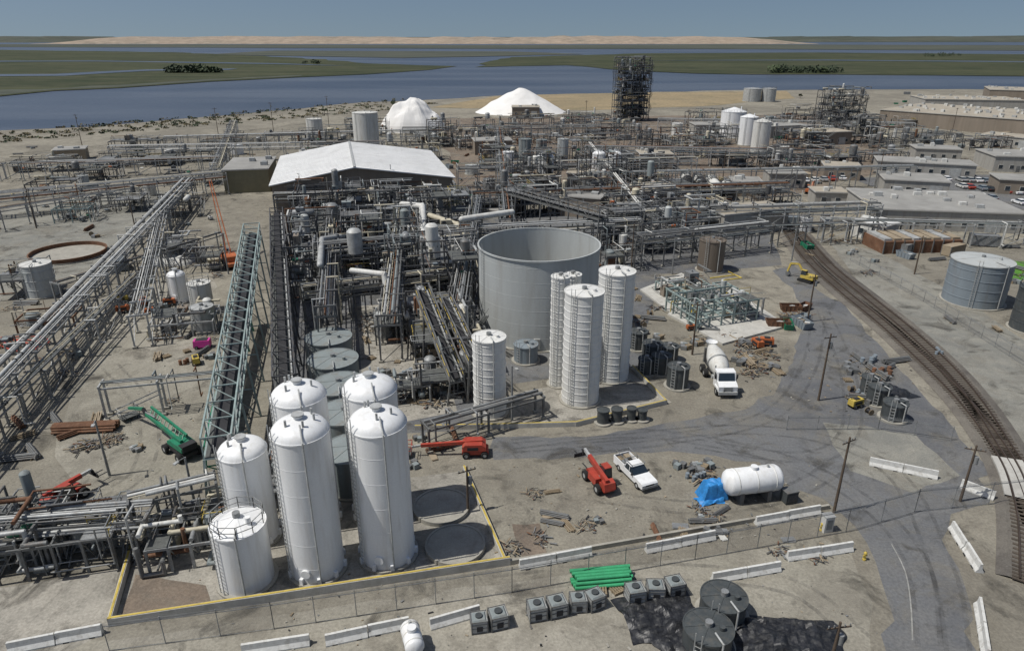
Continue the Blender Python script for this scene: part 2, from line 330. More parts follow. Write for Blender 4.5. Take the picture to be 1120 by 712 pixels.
for i in range(420):
    u=R.uniform(-60,480); v=153-(u*.083)+R.uniform(-8,4) if u<450 else 114
    p=P(u,v)-o; leafmass(mb,(p.x,p.y,.3),R.uniform(.8,3),R.uniform(.8,2),R.uniform(.3,.8),18,R.choice(['leaf','dryleaf','dryleaf','leafd']),.3)
mb.obj('shoreline_scrub',o)

# ---------------------------------------------------------------- tanks
def ladder(mb,r,h,a,k='galvl'):
    c=Vector((math.cos(a),math.sin(a),0)); t=Vector((-c.y,c.x,0))
    for s_ in (-.25,.25): mb.beam(c*(r+.18)+t*s_,c*(r+.18)+t*s_+Vector((0,0,h+.9)),.06,.06,k)
    z=.4
    while z<h: mb.beam(c*(r+.18)-t*.25+Vector((0,0,z)),c*(r+.18)+t*.25+Vector((0,0,z)),.04,.04,k); z+=.4
def ringrail(mb,r,z,k='galvl',n=16,arc=1.):
    pts=[(r*math.cos(2*math.pi*i/n*arc),r*math.sin(2*math.pi*i/n*arc),z) for i in range(n+1)]
    mb.rail(pts,k,step=1.3,w=.05)
def tank_m(r,h,style,k,seed=0,topk=None,rails=True):
    q=random.Random(seed); mb=MB(); n=36 if r>1.2 else 20; topk=topk or k
    mb.lathe([(r+.35,0),(r+.35,.22)],n,'concrete',cap=True)
    if style=='dome':
        mb.lathe([(r+.02,.22),(r+.02,h-r*.5)],n,k)
        pr=[(r*math.cos(t*math.pi/2/7)+(.02 if t==0 else 0),h-r*.5+r*.5*math.sin(t*math.pi/2/7)) for t in range(8)]; pr[-1]=(.01,h)
        mb.lathe(pr,n,k)
        for z in [i*2.4+1.6 for i in range(int((h-r)/2.4))]: mb.lathe([(r+.02,z-.03),(r+.03,z-.02),(r+.03,z+.02),(r+.02,z+.03)],n,k)
        mb.lathe([(r+.07,h-r*.5-.1),(r+.07,h-r*.5+.02)],n,k); mb.lathe([(r,h-r*.5+.02),(r+.07,h-r*.5+.02)],n,k,smooth=False)
        for i in range(10):
            a=i*math.pi/5; c=Vector((math.cos(a),math.sin(a),0)); mb.box((c.x*(r+.13),c.y*(r+.13),.22),(.28,.3,.55),k,a)
        mb.lathe([(.35,h-.12),(.35,h+.35)],12,k,cap=True); mb.lathe([(.5,h+.3),(.5,h+.38)],12,'galvl',cap=True)
        for i in range(4):
            a=q.uniform(0,6.3); rr=r*.55; mb.tube((rr*math.cos(a),rr*math.sin(a),h-.4),(rr*math.cos(a),rr*math.sin(a),h+.35),.1,'galvl')
        ladder(mb,r,h-r*.3,-2.4)
        a=-1.2; c=Vector((math.cos(a),math.sin(a),0))
        mb.pipe([c*(r+.25)+Vector((0,0,.5)),c*(r+.25)+Vector((0,0,h-r*.4)),c*(r*.6)+Vector((0,0,h+.1))],.07,'galvl')
        mb.lathe([(.4,0),(.4,.2)],14,k,(math.cos(-1.7)*r,math.sin(-1.7)*r,1.3),(math.cos(-1.7),math.sin(-1.7),0),cap=True)
    elif style=='open':
        mb.lathe([(r,.2),(r,h)],n*2,k); mb.lathe([(r-.06,h),(r-.06,.25)],n*2,k); mb.lathe([(r-.06,.25),(.01,.25)],n*2,'concrete',smooth=False)
        z=h-.05; mb.lathe([(r-.08,z-.15),(r+.16,z-.15),(r+.16,z+.06),(r-.08,z+.06),(r-.08,z-.15)],n*2,k,smooth=False)
        for z in [i*2.1+2 for i in range(int(h/2.1))]: mb.lathe([(r,z-.02),(r+.015,z),(r,z+.02)],n*2,k,smooth=False)
        if h>4: ladder(mb,r,h,-2.7); mb.box((math.cos(-1.62)*(r+.1),math.sin(-1.62)*(r+.1),.5),(.9,.3,1.6),'galvl')
    else:
        mb.lathe([(r,.2),(r,h)],n,k)
        if style=='bands' or style=='rings':
            st=.95 if style=='bands' else 1.6; pt=.035 if style=='bands' else .05
            z=st
            while z<h-.2: mb.lathe([(r,z-.06),(r+pt,z-.04),(r+pt,z+.04),(r,z+.06)],n,k if style=='rings' else 'bandwhite',smooth=False); z+=st
        ct=.10*r if style!='cone' else .35*r
        mb.lathe([(r,h),(.01,h+ct)],n,topk,smooth=False); mb.lathe([(r-.02,h-.12),(r+.08,h-.12),(r+.08,h+.04),(r-.02,h+.04)],n,topk,smooth=False)
        if r>.9:
            ladder(mb,r,h,-2.2)
            if rails and style!='bands' and q.random()<.7: ringrail(mb,r-.05,h,'galv',max(8,int(r*5)))
            mb.lathe([(.3,h),(.3,h+ct+.35)],10,'galv',cap=True); mb.lathe([(.22,h),(.22,h+ct+.2)],10,topk,(r*.5,-r*.2,0),cap=True)
            for t in range(6):
                aa=t*math.pi/3; mb.beam((0,0,h+ct+.01),(r*math.cos(aa),r*math.sin(aa),h+.02),.08,.05,topk)
            a=-1.3; c=Vector((math.cos(a),math.sin(a),0)); mb.pipe([c*(r+.2)+Vector((0,0,.4)),c*(r+.2)+Vector((0,0,h+.3)),c*(r*.5)+Vector((0,0,h+.3))],.08,'galvl')
    return mb
def tank(u,vb,vt,w,style,k,name='storage_tank',topk=None,rails=True):
    p=P(u,vb); cs=1/math.sqrt(1+((u-560)/F)**2); r=w/2/PXM(p)*cs; c=p+Vector((0,r,0)); c.x*=1+r/p.y*.9
    h=HT(c.y,vt); r=w/2/PXM(Vector((c.x,c.y,h*.6)))*cs
    return tank_m(max(r,.3),max(h,.8),style,k,int(u*7+vb),topk,rails).obj(name,c)
def tank_top(u,vt,h,w,style,k,name='storage_tank',**kw):
    c=P(u,vt,h); r=w/2/PXM(c); c.z=0; return tank_m(r,h,style,k,int(u*7+vt),**kw).obj(name,c)
T=tank
T(350,641,457,62,'dome','white'); T(426,626,448,62,'dome','white'); T(346,585,419,59,'dome','white'); T(417,577,412,58,'dome','white')
T(283,602,481,53,'dome','white'); T(274,654,572,61,'cone','white')
T(588,384,266,130,'open','greytank','open_top_clarifier_tank')
T(536,460,368,36,'bands','bandwhite','insulated_tank'); T(634,447,318,42,'bands','bandwhite','insulated_tank'); T(668,421,296,39,'bands','bandwhite','insulated_tank'); T(610,425,302,20,'bands','bandwhite','insulated_tank')
T(623,410,300,18,'bands','bandwhite','insulated_tank')
for u,vt,w in [(359,368,50),(364,392,54),(370,419,58),(376,450,60),(384,490,62)]: tank_top(u,vt,4.2,w,'flat','greytank2',rails=False)
for u,vb,vt,w in [(697,385,362,20),(712,402,375,22),(731,398,378,20),(722,412,388,22),(740,428,400,24),(706,412,392,18)]: T(u,vb,vt,w,'flat','darktank','poly_tank',rails=False)
for u,vb,vt,w in [(659,466,448,13),(674,464,447,12),(690,462,446,10),(702,462,448,10)]: T(u,vb,vt,w,'flat','darktank','steel_drum')
T(1062,340,284,72,'rings','bluetank',topk='greytank',rails=False); T(1125,368,315,50,'rings','darktank')
T(776,300,262,29,'flat','browntank'); T(575,400,376,26,'flat','bluetank',rails=False)
T(48,328,288,36,'rings','greytank',topk='white2'); T(198,333,296,20,'dome','white'); T(223,345,309,26,'flat','white2'); T(225,365,335,26,'flat','galvl')
T(76,290,274,88,'open','rust','rusted_open_basin')
for u,vb,vt,w,st,k in [(402,168,123,28,'flat','white2'),(800,152,122,28,'cone','white'),(816,160,128,20,'cone','white'),(830,168,133,20,'cone','white2'),(822,112,97,20,'flat','galvl'),(840,112,97,16,'flat','galvl'),
    (596,205,167,18,'dome','white'),(654,196,165,14,'dome','white'),(671,200,165,14,'dome','white'),(615,185,152,12,'flat','greytank'),(574,186,152,14,'flat','greytank2'),(556,190,166,12,'flat','white'),
    (592,180,153,12,'flat','greytank2'),(345,150,130,18,'flat','white2'),(260,170,158,14,'flat','white'),(516,192,180,14,'flat','greytank'),(423,225,200,10,'dome','white'),(436,232,205,9,'dome','white2'),
    (468,205,190,14,'flat','galv'),(880,255,238,14,'flat','white'),(740,150,135,12,'flat','white2'),(535,212,196,13,'flat','galv'),(365,318,288,14,'dome','white'),(330,290,262,13,'dome','greytank'),
    (452,310,280,13,'dome','galvl'),(480,300,272,12,'dome','white2'),(420,372,340,16,'dome','galvl'),(855,172,160,14,'flat','white2'),(905,150,138,14,'flat','greytank'),(165,215,200,13,'flat','white2'),(93,205,192,12,'flat','greytank')]:
    T(u,vb,vt,w,st,k)
for u,v,w in [(483,556,62),(498,598,66)]:
    p=P(u,v); r=w/2/PXM(p); mb=MB(); mb.lathe([(r,0),(r,.45),(r-.2,.45),(r-.2,.36)],40,'concrete',smooth=False); mb.lathe([(r-.2,.36),(.01,.42)],40,'concrete',smooth=False); mb.obj('tank_foundation',p)

# ---------------------------------------------------------------- structures
PK=['galvl','galv','galv','white2','steelm','galv','steelm','cream','rust','steel','greytank2']
def pipe_rack(p0,p1,width,h,lev=2,npipes=7,steel='galv',span=6.,name='pipe_rack',pk=None,seed=0,drops=4):
    q=random.Random(seed+int(p0.x*3+p0.y*5)); p0=Vector((p0.x,p0.y,0));p1=Vector((p1.x,p1.y,0)); Ln=(p1-p0).length; mb=MB(); pk=pk or PK
    n=max(2,int(Ln/span)); sp=Ln/n; w=width/2
    for i in range(n+1):
        x=i*sp
        for y in (-w,w): mb.beam((x,y,0),(x,y,h),.22,.22,steel); mb.box((x,y,0),(.6,.6,.3),'concrete')
        for l in range(lev): mb.beam((x,-w-.3,h-l*1.5),(x,w+.3,h-l*1.5),.2,.25,steel)
        if i<n and i%3==0:
            for y in (-w,w): mb.beam((x,y,.3),(x+sp,y,h-1.7),.1,.1,steel)
    for l in range(lev):
        z=h-l*1.5
        for y in (-w,w): mb.beam((0,y,z-.3),(Ln,y,z-.3),.13,.2,steel)
        for j in range(npipes):
            y=-w+.3+(width-.6)*(j+.5*q.random())/npipes; r=q.choice([.05,.06,.08,.1,.14,.18]); k=q.choice(pk)
            x0=0 if q.random()<.75 else Ln*q.uniform(0,.5); x1=Ln if q.random()<.75 else Ln*q.uniform(.5,1)
            mb.tube((x0,y,z+.14+r),(x1,y,z+.14+r),r,k,7)
            for t in range(int((x1-x0)/14)):
                x=x0+q.uniform(0,x1-x0); mb.lathe([(r*1.7,-.05),(r*1.7,.05)],8,'steelm',(x,y,z+.14+r),(1,0,0),cap=True)
    for j in range(drops):
        x=q.uniform(0,Ln); y=q.choice([-w-.2,w+.2]); mb.pipe([(x,0,h+.5),(x,y*1.2,h+.5),(x,y*1.2,1.),(x,y*(1.3+q.random()),1.)],q.uniform(.06,.14),q.choice(pk))
    return mb.obj(name,p0,ang(p0,p1))
def gallery(p0,p1,width,depth,steel='teal',name='conveyor_gallery',floor='grate',railk='galvl',support=True,bay=3.,belt='dark'):
    d=p1-p0; Lh=math.hypot(d.x,d.y); mb=MB(); n=max(2,int(Lh/bay)); w=width/2; z0=p0.z; z1=p1.z
    def q(i,y,dz): t=i/n; return Vector((Lh*t,y,z0+(z1-z0)*t+dz))
    for y in (-w,w):
        mb.beam(q(0,y,0),q(n,y,0),.18,.22,steel); mb.beam(q(0,y,depth),q(n,y,depth),.16,.18,steel); mb.beam(q(0,y,depth*.5),q(n,y,depth*.5),.06,.06,railk)
        for i in range(n+1): mb.beam(q(i,y,0),q(i,y,depth),.12,.12,steel)
        for i in range(n): mb.beam(q(i,y,0 if i%2 else depth),q(i+1,y,depth if i%2 else 0),.1,.1,steel)
    for i in range(n+1):
        mb.beam(q(i,-w,0),q(i,w,0),.14,.18,steel); mb.beam(q(i,-w,depth),q(i,w,depth),.1,.12,steel)
        if i<n: mb.beam(q(i,-w,depth),q(i+1,w,depth),.07,.07,steel)
    a=[q(0,-w+.1,.12),q(0,w-.1,.12),q(n,w-.1,.12),q(n,-w+.1,.12)]; up=Vector((0,0,.05)); mb.hexa(a+[x+up for x in a],floor)
    mb.beam(q(0,.1,.55),q(n,.1,.55),width*.42,.12,belt); mb.beam(q(0,-w*.7,.5),q(n,-w*.7,.5),.16,.16,'galvl')
    if support:
        for i in range(0,n+1,3):
            t=q(i,0,0)
            if t.z<1: continue
            for y in (-w,w): mb.beam((t.x,y*1.5,0),(t.x,y,t.z),.22,.22,steel)
            z=t.z*.5; mb.beam((t.x,-w*1.2,z),(t.x,w*1.2,z),.12,.12,steel); mb.beam((t.x,-w*1.45,.2),(t.x,w*1.2,z),.1,.1,steel)
    return mb.obj(name,(p0.x,p0.y,0),ang(p0,p1))
def steel_unit(u,v,sx,sy,nl,lh=3.4,bay=4.,steel='steelm',name='process_unit',dens=1.,pk=None,tall=0.,rz=TH,deck=.5,rail='galv'):
    q=random.Random(int(u*13+v*7)); mb=MB(); pk=pk or PK; nx=max(1,round(sx/bay)); ny=max(1,round(sy/bay)); bx=sx/nx; by=sy/ny
    prof=[[nl if q.random()<.7 else max(1,nl-1-q.randrange(0,2)) for j in range(ny+1)] for i in range(nx+1)]
    for i in range(nx+1):
        for j in range(ny+1):
            mb.beam((i*bx,j*by,0),(i*bx,j*by,prof[i][j]*lh+.1),.22,.22,steel)
    for l in range(1,nl+1):
        z=l*lh
        for i in range(nx+1):
            for j in range(ny+1):
                if i<nx and min(prof[i][j],prof[i+1][j])>=l:
                    mb.beam((i*bx,j*by,z),((i+1)*bx,j*by,z),.16,.24,steel)
                    if q.random()<.35: mb.beam((i*bx,j*by,z-lh),((i+1)*bx,j*by,z),.09,.09,steel)
                if j<ny and min(prof[i][j],prof[i][j+1])>=l:
                    mb.beam((i*bx,j*by,z),(i*bx,(j+1)*by,z),.16,.24,steel)
                    if q.random()<.35: mb.beam((i*bx,j*by,z),(i*bx,(j+1)*by,z-lh),.09,.09,steel)
                if i<nx and j<ny and min(prof[i][j],prof[i+1][j],prof[i][j+1],prof[i+1][j+1])>=l and q.random()<deck:
                    mb.box(((i+.5)*bx,(j+.5)*by,z+.12),(bx-.03,by-.03,.05),q.choice(['grate','grate','galv','steelm']))
                    x0,y0,x1,y1=i*bx,j*by,(i+1)*bx,(j+1)*by; c=[(x0,y0,z+.17),(x1,y0,z+.17),(x1,y1,z+.17),(x0,y1,z+.17)]
                    e=q.randrange(4); rk=rail if q.random()<.85 else 'yellow'; mb.rail([c[e],c[(e+1)%4]],rk,step=1.5)
                    if q.random()<.5: mb.rail([c[(e+1)%4],c[(e+2)%4]],rk,step=1.5)
    ne=int(nx*ny*nl*.8*dens)
    for _ in range(ne):
        i=q.randrange(nx); j=q.randrange(ny); l=q.randrange(0,nl+1 if q.random()<.6 else nl); l=min(l,prof[i][j]); z=l*lh+.2
        cx=(i+.5)*bx+q.uniform(-.5,.5); cy=(j+.5)*by+q.uniform(-.5,.5); k=q.choice(pk+['greytank','cream','white2']); t=q.random()
        if t<.3:
            r=q.uniform(.4,bx*.26); h=q.uniform(1.5,lh*1.3)
            mb.lathe([(r,z+.4),(r,z+h)],14,k,(cx,cy,0)); mb.lathe([(r,z+h),(r*.7,z+h+r*.35),(.02,z+h+r*.5)],14,k,(cx,cy,0)); mb.lathe([(.15,z+.1),(r,z+.4)],14,k,(cx,cy,0))
            for a in range(4): mb.beam((cx+r*.8*math.cos(a*1.57),cy+r*.8*math.sin(a*1.57),z),(cx+r*.8*math.cos(a*1.57),cy+r*.8*math.sin(a*1.57),z+.6),.1,.1,steel)
        elif t<.45:
            r=q.uniform(.25,.65); ln=q.uniform(1.5,bx*.85); ax=(1,0,0) if q.random()<.5 else (0,1,0); c=Vector((cx,cy,z+r+.4)); A=Vector(ax)
            pr=[(.02,-ln/2-r*.4),(r*.7,-ln/2-r*.25),(r,-ln/2),(r,ln/2),(r*.7,ln/2+r*.25),(.02,ln/2+r*.4)]; mb.lathe(pr,14,k,c,A)
            for s_ in (-.3,.3): mb.box((cx+A.x*ln*s_,cy+A.y*ln*s_,z),(.3 if A.x else r*1.4,.3 if A.y else r*1.4,r+.2),steel)
        elif t<.75:
            w,d,h=q.uniform(.6,2.2),q.uniform(.6,2.),q.uniform(.6,1.9); kk=q.choice(['galv','wallgrey','steelm','cream','greytank2','tan','wallbrown'])
            mb.box((cx,cy,z+.15),(w,d,h),kk); mb.box((cx,cy,z),(w*.8,d*.8,.15),'steel'); mb.tube((cx,cy,z+h),(cx,cy,z+h+.5),.15,'galv'); mb.box((cx-w*.2,cy-d/2-.03,z+.4),(w*.35,.05,h*.6),'steel')
        else:
            mb.tube((cx-.6,cy,z+.5),(cx+.3,cy,z+.5),.25,q.choice(['galv','greytank','orange','green','bluetank'])); mb.lathe([(.35,-.15),(.35,.15)],10,'steelm',(cx+.55,cy,z+.5),(1,0,0),cap=True); mb.box((cx,cy,z),(1.8,.7,.2),'concrete')
    for _ in range(int(nx*ny*nl*1.8*dens)+6):
        p=Vector((q.uniform(0,sx),q.uniform(0,sy),q.choice(range(0,nl+1))*lh+q.uniform(.5,2.2))); pts=[p.copy()]; r=q.choice([.04,.05,.07,.09,.12,.2])
        for s_ in range(q.randrange(2,6)):
            ax=q.randrange(3)
            if ax==0: p.x=min(max(p.x+q.choice([-1,1])*q.uniform(1.5,sx*.6),-.5),sx+.5)
            elif ax==1: p.y=min(max(p.y+q.choice([-1,1])*q.uniform(1.5,sy*.6),-.5),sy+.5)
            else: p.z=min(max(p.z+q.choice([-1,1])*q.uniform(1,lh*1.6),.3),nl*lh+1.4)
            pts.append(p.copy())
        mb.pipe(pts,r,q.choice(pk),6)
    for l in range(nl):
        y0=0 if l%2==0 else min(5,sy); y1=min(5,sy)-y0; a=Vector((sx+.9,y0,l*lh)); e=Vector((sx+.9,y1,(l+1)*lh))
        for s_ in (-.4,.4): mb.beam(a+Vector((s_,0,0)),e+Vector((s_,0,0)),.06,.22,rail); mb.beam(a+Vector((s_,0,1)),e+Vector((s_,0,1)),.05,.05,rail)
        for t in range(1,12): c=a.lerp(e,t/12); mb.box((c.x,c.y,c.z),(.8,.25,.04),'grate')
    return mb.obj(name,P(u,v),rz)
U=steel_unit
U(318,335,4,12,3,steel='steel'); U(322,300,10,12,3,steel='steel'); U(330,262,14,10,3,steel='steel'); U(318,238,18,8,2,steel='steelm',dens=1.2)
U(378,325,10,8,2,steel='steel'); U(378,300,14,12,3,steel='steelm'); U(392,268,14,12,3,steel='steel'); U(400,238,18,10,2,steel='steelm')
U(430,335,10,9,3,steel='steel'); U(438,298,12,10,2,steel='steelm'); U(455,268,12,10,3,steel='steelm')
U(455,402,9,12,2,steel='steelm',deck=.7); U(462,440,8,7,2,lh=2.6,steel='steel'); U(412,378,6,6,1,lh=3,steel='steelm'); U(470,355,8,10,3,steel='steel')
U(418,445,6,4,1,lh=2.2,bay=2,steel='steelm',deck=.2)
U(500,240,14,10,2,steel='steelm'); U(555,240,14,9,2,steel='steel'); U(600,235,16,8,2,steel='steelm'); U(655,268,14,10,2,steel='steelm'); U(670,245,16,10,2,steel='steel')
U(700,280,12,9,2,steel='steelm'); U(720,262,16,10,2,steel='steel'); U(740,245,14,8,1,steel='steelm'); U(690,225,14,8,2); U(640,215,12,8,3,steel='steel'); U(560,212,14,8,3,steel='steelm')
U(530,188,16,10,2,steel='steelm'); U(590,188,14,8,2,steel='steel'); U(470,162,12,8,3,steel='steel'); U(500,165,14,10,2,steel='steelm'); U(630,178,20,10,2); U(680,200,14,10,2,steel='steelm')
U(663,300,7,7,2,steel='steelm')
DK=['steelm','steel','galv','greytank2','steelm']
U(678,134,16,13,9,lh=3.4,bay=3.4,steel='steel',name='lattice_process_tower',dens=.9,deck=.85,pk=DK,rail='steelm')
U(905,140,20,12,5,lh=3.4,bay=4,steel='steel',name='lattice_process_tower',dens=.9,deck=.8,pk=DK,rail='steelm'); U(896,150,12,10,3,steel='steel',pk=DK); U(935,158,14,10,3,steel='steelm',pk=DK)
for u,v,sx,sy,nl in [(330,165,24,10,2),(420,178,20,8,2),(445,158,16,8,1),(380,150,18,10,2),(520,150,20,10,2),(560,160,22,10,2),(610,150,20,10,2),(650,155,24,12,2),(700,165,24,10,2),(740,175,20,10,2),(770,160,20,10,2),
    (790,185,22,8,1),(845,190,24,10,2),(860,165,20,10,2),(880,185,22,8,1),(940,180,20,8,1),(960,165,26,10,2),(1000,158,24,8,1),(760,140,24,12,2),(820,140,20,10,1),(860,135,20,10,2),(990,140,30,10,1),(620,135,24,8,1),(560,138,22,8,1),
    (60,200,18,8,1),(10,190,20,8,1),(110,185,24,8,1),(180,180,20,8,1),(220,165,24,8,1),(120,165,24,8,1),(290,158,22,8,1),(30,215,12,8,1),(180,205,14,8,1),(170,240,10,8,1),(100,235,12,8,1),(740,215,14,8,1),(830,230,12,8,1),(1060,165,20,8,1)]:
    U(u,v,sx,sy,nl,steel=R.choice(['steelm','steel','steelm']),lh=3.3,bay=5,deck=.4,name='process_unit')
U(165,372,9,7,1,lh=2.2,bay=3,steel='galvl',deck=.2); U(-5,330,7,7,1,steel='steelm'); U(20,365,8,5,1,lh=2,steel='rust'); U(180,290,6,6,1,steel='steelm'); U(200,300,7,7,1,lh=3)
U(60,245,8,6,1,steel='teal')
U(165,628,7,5.5,1,lh=2.4,bay=1.8,steel='galv',deck=.2,dens=.6,name='pump_skid'); U(205,600,5,4,1,lh=2.2,bay=1.8,steel='galv',deck=.2,dens=.5,name='pump_skid')
U(0,640,9,6,1,lh=3.2,bay=2.2,steel='steelm',deck=.3,dens=.6,name='pump_skid'); U(-60,640,8,6,1,lh=3,bay=2.2,steel='steelm',dens=.6,name='pump_skid')
U(300,560,3,9,1,lh=2.2,bay=2,steel='galv',deck=.2,dens=.6,name='pump_skid')
def slab(name,pts,z,k):
    mb=MB(); n=len(pts); a=[Vector((p.x,p.y,0)) for p in pts]; t=[Vector((p.x,p.y,z)) for p in pts]
    mb.add(a+t,[tuple(range(n,2*n))]+[(i,(i+1)%n,n+(i+1)%n,n+i) for i in range(n)],k); return mb.obj(name)
slab('concrete_plinth',PS([(730,345),(790,378),(862,358),(800,318)]),.35,'concretel')
slab('concrete_plinth',PS([(700,318),(735,345),(790,322),(745,300)]),.3,'concretel')
U(762,362,11,9,2,lh=1.9,bay=2.2,steel='teal',deck=.1,dens=.25,name='steel_frame_skid',pk=['galvl','teal','galvl','galv','yellow'],rz=.35)
U(735,332,8,6,1,lh=2,bay=2.2,steel='teal',deck=.15,dens=.5,name='steel_frame_skid',rz=.3)
pr=pipe_rack
def PR(u0,v0,u1,v1,w,h,**k): return pr(P(u0,v0,h),P(u1,v1,h),w,h,**k)
PR(-60,470,205,196,3.6,5.5,lev=2,npipes=8,steel='galv',drops=12,pk=['galvl','galvl','galv','white2','steelm'])
PR(-60,500,150,300,2.0,4,lev=1,npipes=4,steel='galv')
LP=['galvl','galvl','galv','white2','steelm']
PR(-80,575,165,556,2.6,4.5,lev=2,npipes=6,steel='steelm',drops=6,pk=LP)
PR(-80,598,150,575,1.6,3,lev=1,npipes=5,steel='galv',pk=LP)
PR(140,545,235,522,1.8,5,lev=1,npipes=5,steel='steelm')
PR(-40,215,245,188,5,6,lev=2,npipes=9,steel='galvl',drops=10)
PR(-40,235,150,205,4,5,lev=1,npipes=6,steel='galv')
PR(0,180,240,172,4,5,lev=1,npipes=8,steel='galvl')
PR(120,160,420,155,4,6,lev=2,npipes=8,steel='galvl'); PR(180,150,470,142,4,6,lev=1,npipes=6,steel='galvl')
PR(300,212,500,207,3,7,lev=2,npipes=6,steel='steelm')
PR(496,212,860,200,4,6,lev=2,npipes=8,steel='galv'); PR(500,180,760,172,4,7,lev=2,npipes=8,steel='galvl'); PR(480,250,700,240,4,7,lev=2,npipes=8,steel='steelm',drops=10)
PR(440,140,700,136,4,6,lev=2,npipes=8,steel='galvl'); PR(640,160,900,165,4,6,lev=2,npipes=8,steel='galvl'); PR(720,130,1000,135,4,6,lev=2,npipes=6,steel='galvl')
PR(660,232,960,222,4,6,lev=2,npipes=7,steel='galvl',drops=8); PR(760,250,1020,240,3,4.5,lev=1,npipes=4,steel='steelm'); PR(900,240,1130,246,3,5,lev=1,npipes=5,steel='galvl')
PR(690,260,840,244,4,6,lev=2,npipes=8,steel='steelm'); PR(640,190,1000,182,3,6,lev=1,npipes=6,steel='galv')
PR(60,310,240,255,2,4,lev=1,npipes=3,steel='galv'); PR(110,420,235,408,1.6,4.5,lev=1,npipes=3,steel='galvl')
PR(150,345,180,215,2.4,5,lev=1,npipes=5,steel='galvl')
PR(500,330,520,215,3,8,lev=2,npipes=7,steel='steelm'); PR(425,345,438,225,3,7,lev=2,npipes=7,steel='steelm',drops=8); PR(355,335,362,230,2.4,8,lev=2,npipes=6,steel='steelm',drops=8)
PR(330,315,520,292,3,6,lev=2,npipes=7,steel='steelm',drops=8); PR(330,270,520,252,3,9,lev=2,npipes=6,steel='galv'); PR(465,465,590,430,1.8,3,lev=1,npipes=4,steel='steelm',pk=LP)
PR(235,185,255,132,3,5,lev=1,npipes=5,steel='galvl'); PR(700,225,640,150,3,6,lev=1,npipes=5,steel='galv'); PR(555,240,545,140,3,6,lev=1,npipes=5,steel='galv')
gallery(P(240,500,6.5),P(277,258,10),2.6,2.2,'teal')
gallery(P(232,500,2),P(268,330,4),1.2,1.4,'green',bay=2.5)
gallery(P(312,425,6),P(303,236,9),2.4,1.6,'steel',name='pipe_bridge')
gallery(P(500,418,3),P(462,322,10),1.8,1.5,'steelm',name='conveyor_gallery',railk='yellow'); gallery(P(520,400,5),P(487,330,8),1.5,1.3,'steelm',railk='yellow')
gallery(P(660,240,8),P(560,212,8),2.5,2,'steelm',name='pipe_bridge')
for pts,r,k in [([P(440,224,9),P(462,226,9),P(463,262,7),P(505,274,5),P(507,300,1)],.7,'white2'),([P(470,236,8),P(500,246,7),P(512,268,5)],.6,'cream'),([P(505,240,9),P(560,232,9)],.6,'white2'),([P(385,296,8),P(420,300,8),P(425,330,4)],.45,'white2'),([P(350,290,9),P(352,262,9),P(380,258,7)],.5,'galvl'),([P(470,262,7),P(520,258,7),P(524,300,3)],.5,'cream')]:
    mb=MB(); o=Vector((pts[0].x,pts[0].y,0)); mb.pipe([p-o for p in pts],r,k,14)
    for p in pts:
        c=p-o; mb.lathe([(r*math.sin(t*math.pi/6)+.01,-r*math.cos(t*math.pi/6)) for t in range(7)],14,k,c); mb.beam((c.x,c.y,0),c,.2,.2,'steelm')
    mb.obj('process_duct',o)
# ---------------------------------------------------------------- buildings
def windows(mb,x0,x1,y,n,z,w=1.2,h=1.1,k='glass'):
    for i in range(n):
        x=x0+(x1-x0)*(i+.5)/n; mb.box((x,y-.03,z-.06),(w+.16,.06,h+.12),'white2'); mb.box((x,y-.06,z),(w,.06,h),k)
def building(u0,v0,u1,v1,dep,h,wall='wallgrey',roof='roofgrey',name='flat_roof_building',win=True):
    a=P(u0,v0);bq=P(u1,v1); L_=(bq-a).length; mb=MB(); q=random.Random(int(u0+v0))
    mb.box((L_/2,dep/2,0),(L_,dep,h),wall); mb.box((L_/2,dep/2,h),(L_+.6,dep+.6,.3),'trim'); mb.box((L_/2,dep/2,h+.3),(L_+.2,dep+.2,.06),roof)
    if win:
        windows(mb,.5,L_-.5,0,max(2,int(L_/3.5)),1.2); mb.box((L_*.42,-.04,0),(1.1,.1,2.1),'steelm')
        if L_>15: mb.box((L_*.8,-.05,0),(3.2,.1,3.),'galvl')
    for i in range(max(2,int(L_*dep/60))):
        x,y=q.uniform(1,L_-1),q.uniform(1,dep-1); mb.box((x,y,h+.36),(q.uniform(.8,2),q.uniform(.8,1.8),q.uniform(.5,1.2)),q.choice(['galvl','white2'])); mb.tube((x+1,y,h+.3),(x+1,y,h+1.1),.12,'galv')
    return mb.obj(name,a,ang(a,bq))
a=P(297,203,8); bq=P(495,194,8); a.z=bq.z=0; L_=(bq-a).length; dep=46; mb=MB(); eh=8; rh=11.5; x1=L_*.45
mb.box((L_/2,dep*.52,0),(L_-.4,dep-3,eh-.3),'wallbrown')
mb.prism([(0,eh-2.6),(L_,eh-2.6),(L_,eh),(x1,rh),(0,eh)],0,.3,'wallbrown')
for i in range(9): mb.beam((L_*i/8,.6,0),(L_*i/8,.6,eh-2.6),.4,.4,'steelm')
mb.box((L_*.75,1.9,0),(L_*.3,.3,3.),'dark'); mb.box((L_*.2,1.9,0),(L_*.22,.3,3.6),'dark')
for (xa,za),(xb,zb) in (((-.6,eh-.1),(x1,rh+.05)),((x1,rh+.05),(L_+.6,eh-.1))):
    mb.hexa([(xa,-1,za),(xb,-1,zb),(xb,dep,zb),(xa,dep,za),(xa,-1,za+.25),(xb,-1,zb+.25),(xb,dep,zb+.25),(xa,dep,za+.25)],'roofwhite')
    for i in range(1,26):
        t=i/26; y=-1+(dep+1)*t; mb.beam((xa,y,za+.29),(xb,y,zb+.29),.12,.08,'roofwhite')
mb.prism([(0,eh),(L_,eh),(x1,rh)],dep-.4,dep-.1,'wallbrown')
mb.beam((x1,-1,rh+.38),(x1,dep,rh+.38),.6,.15,'galvl')
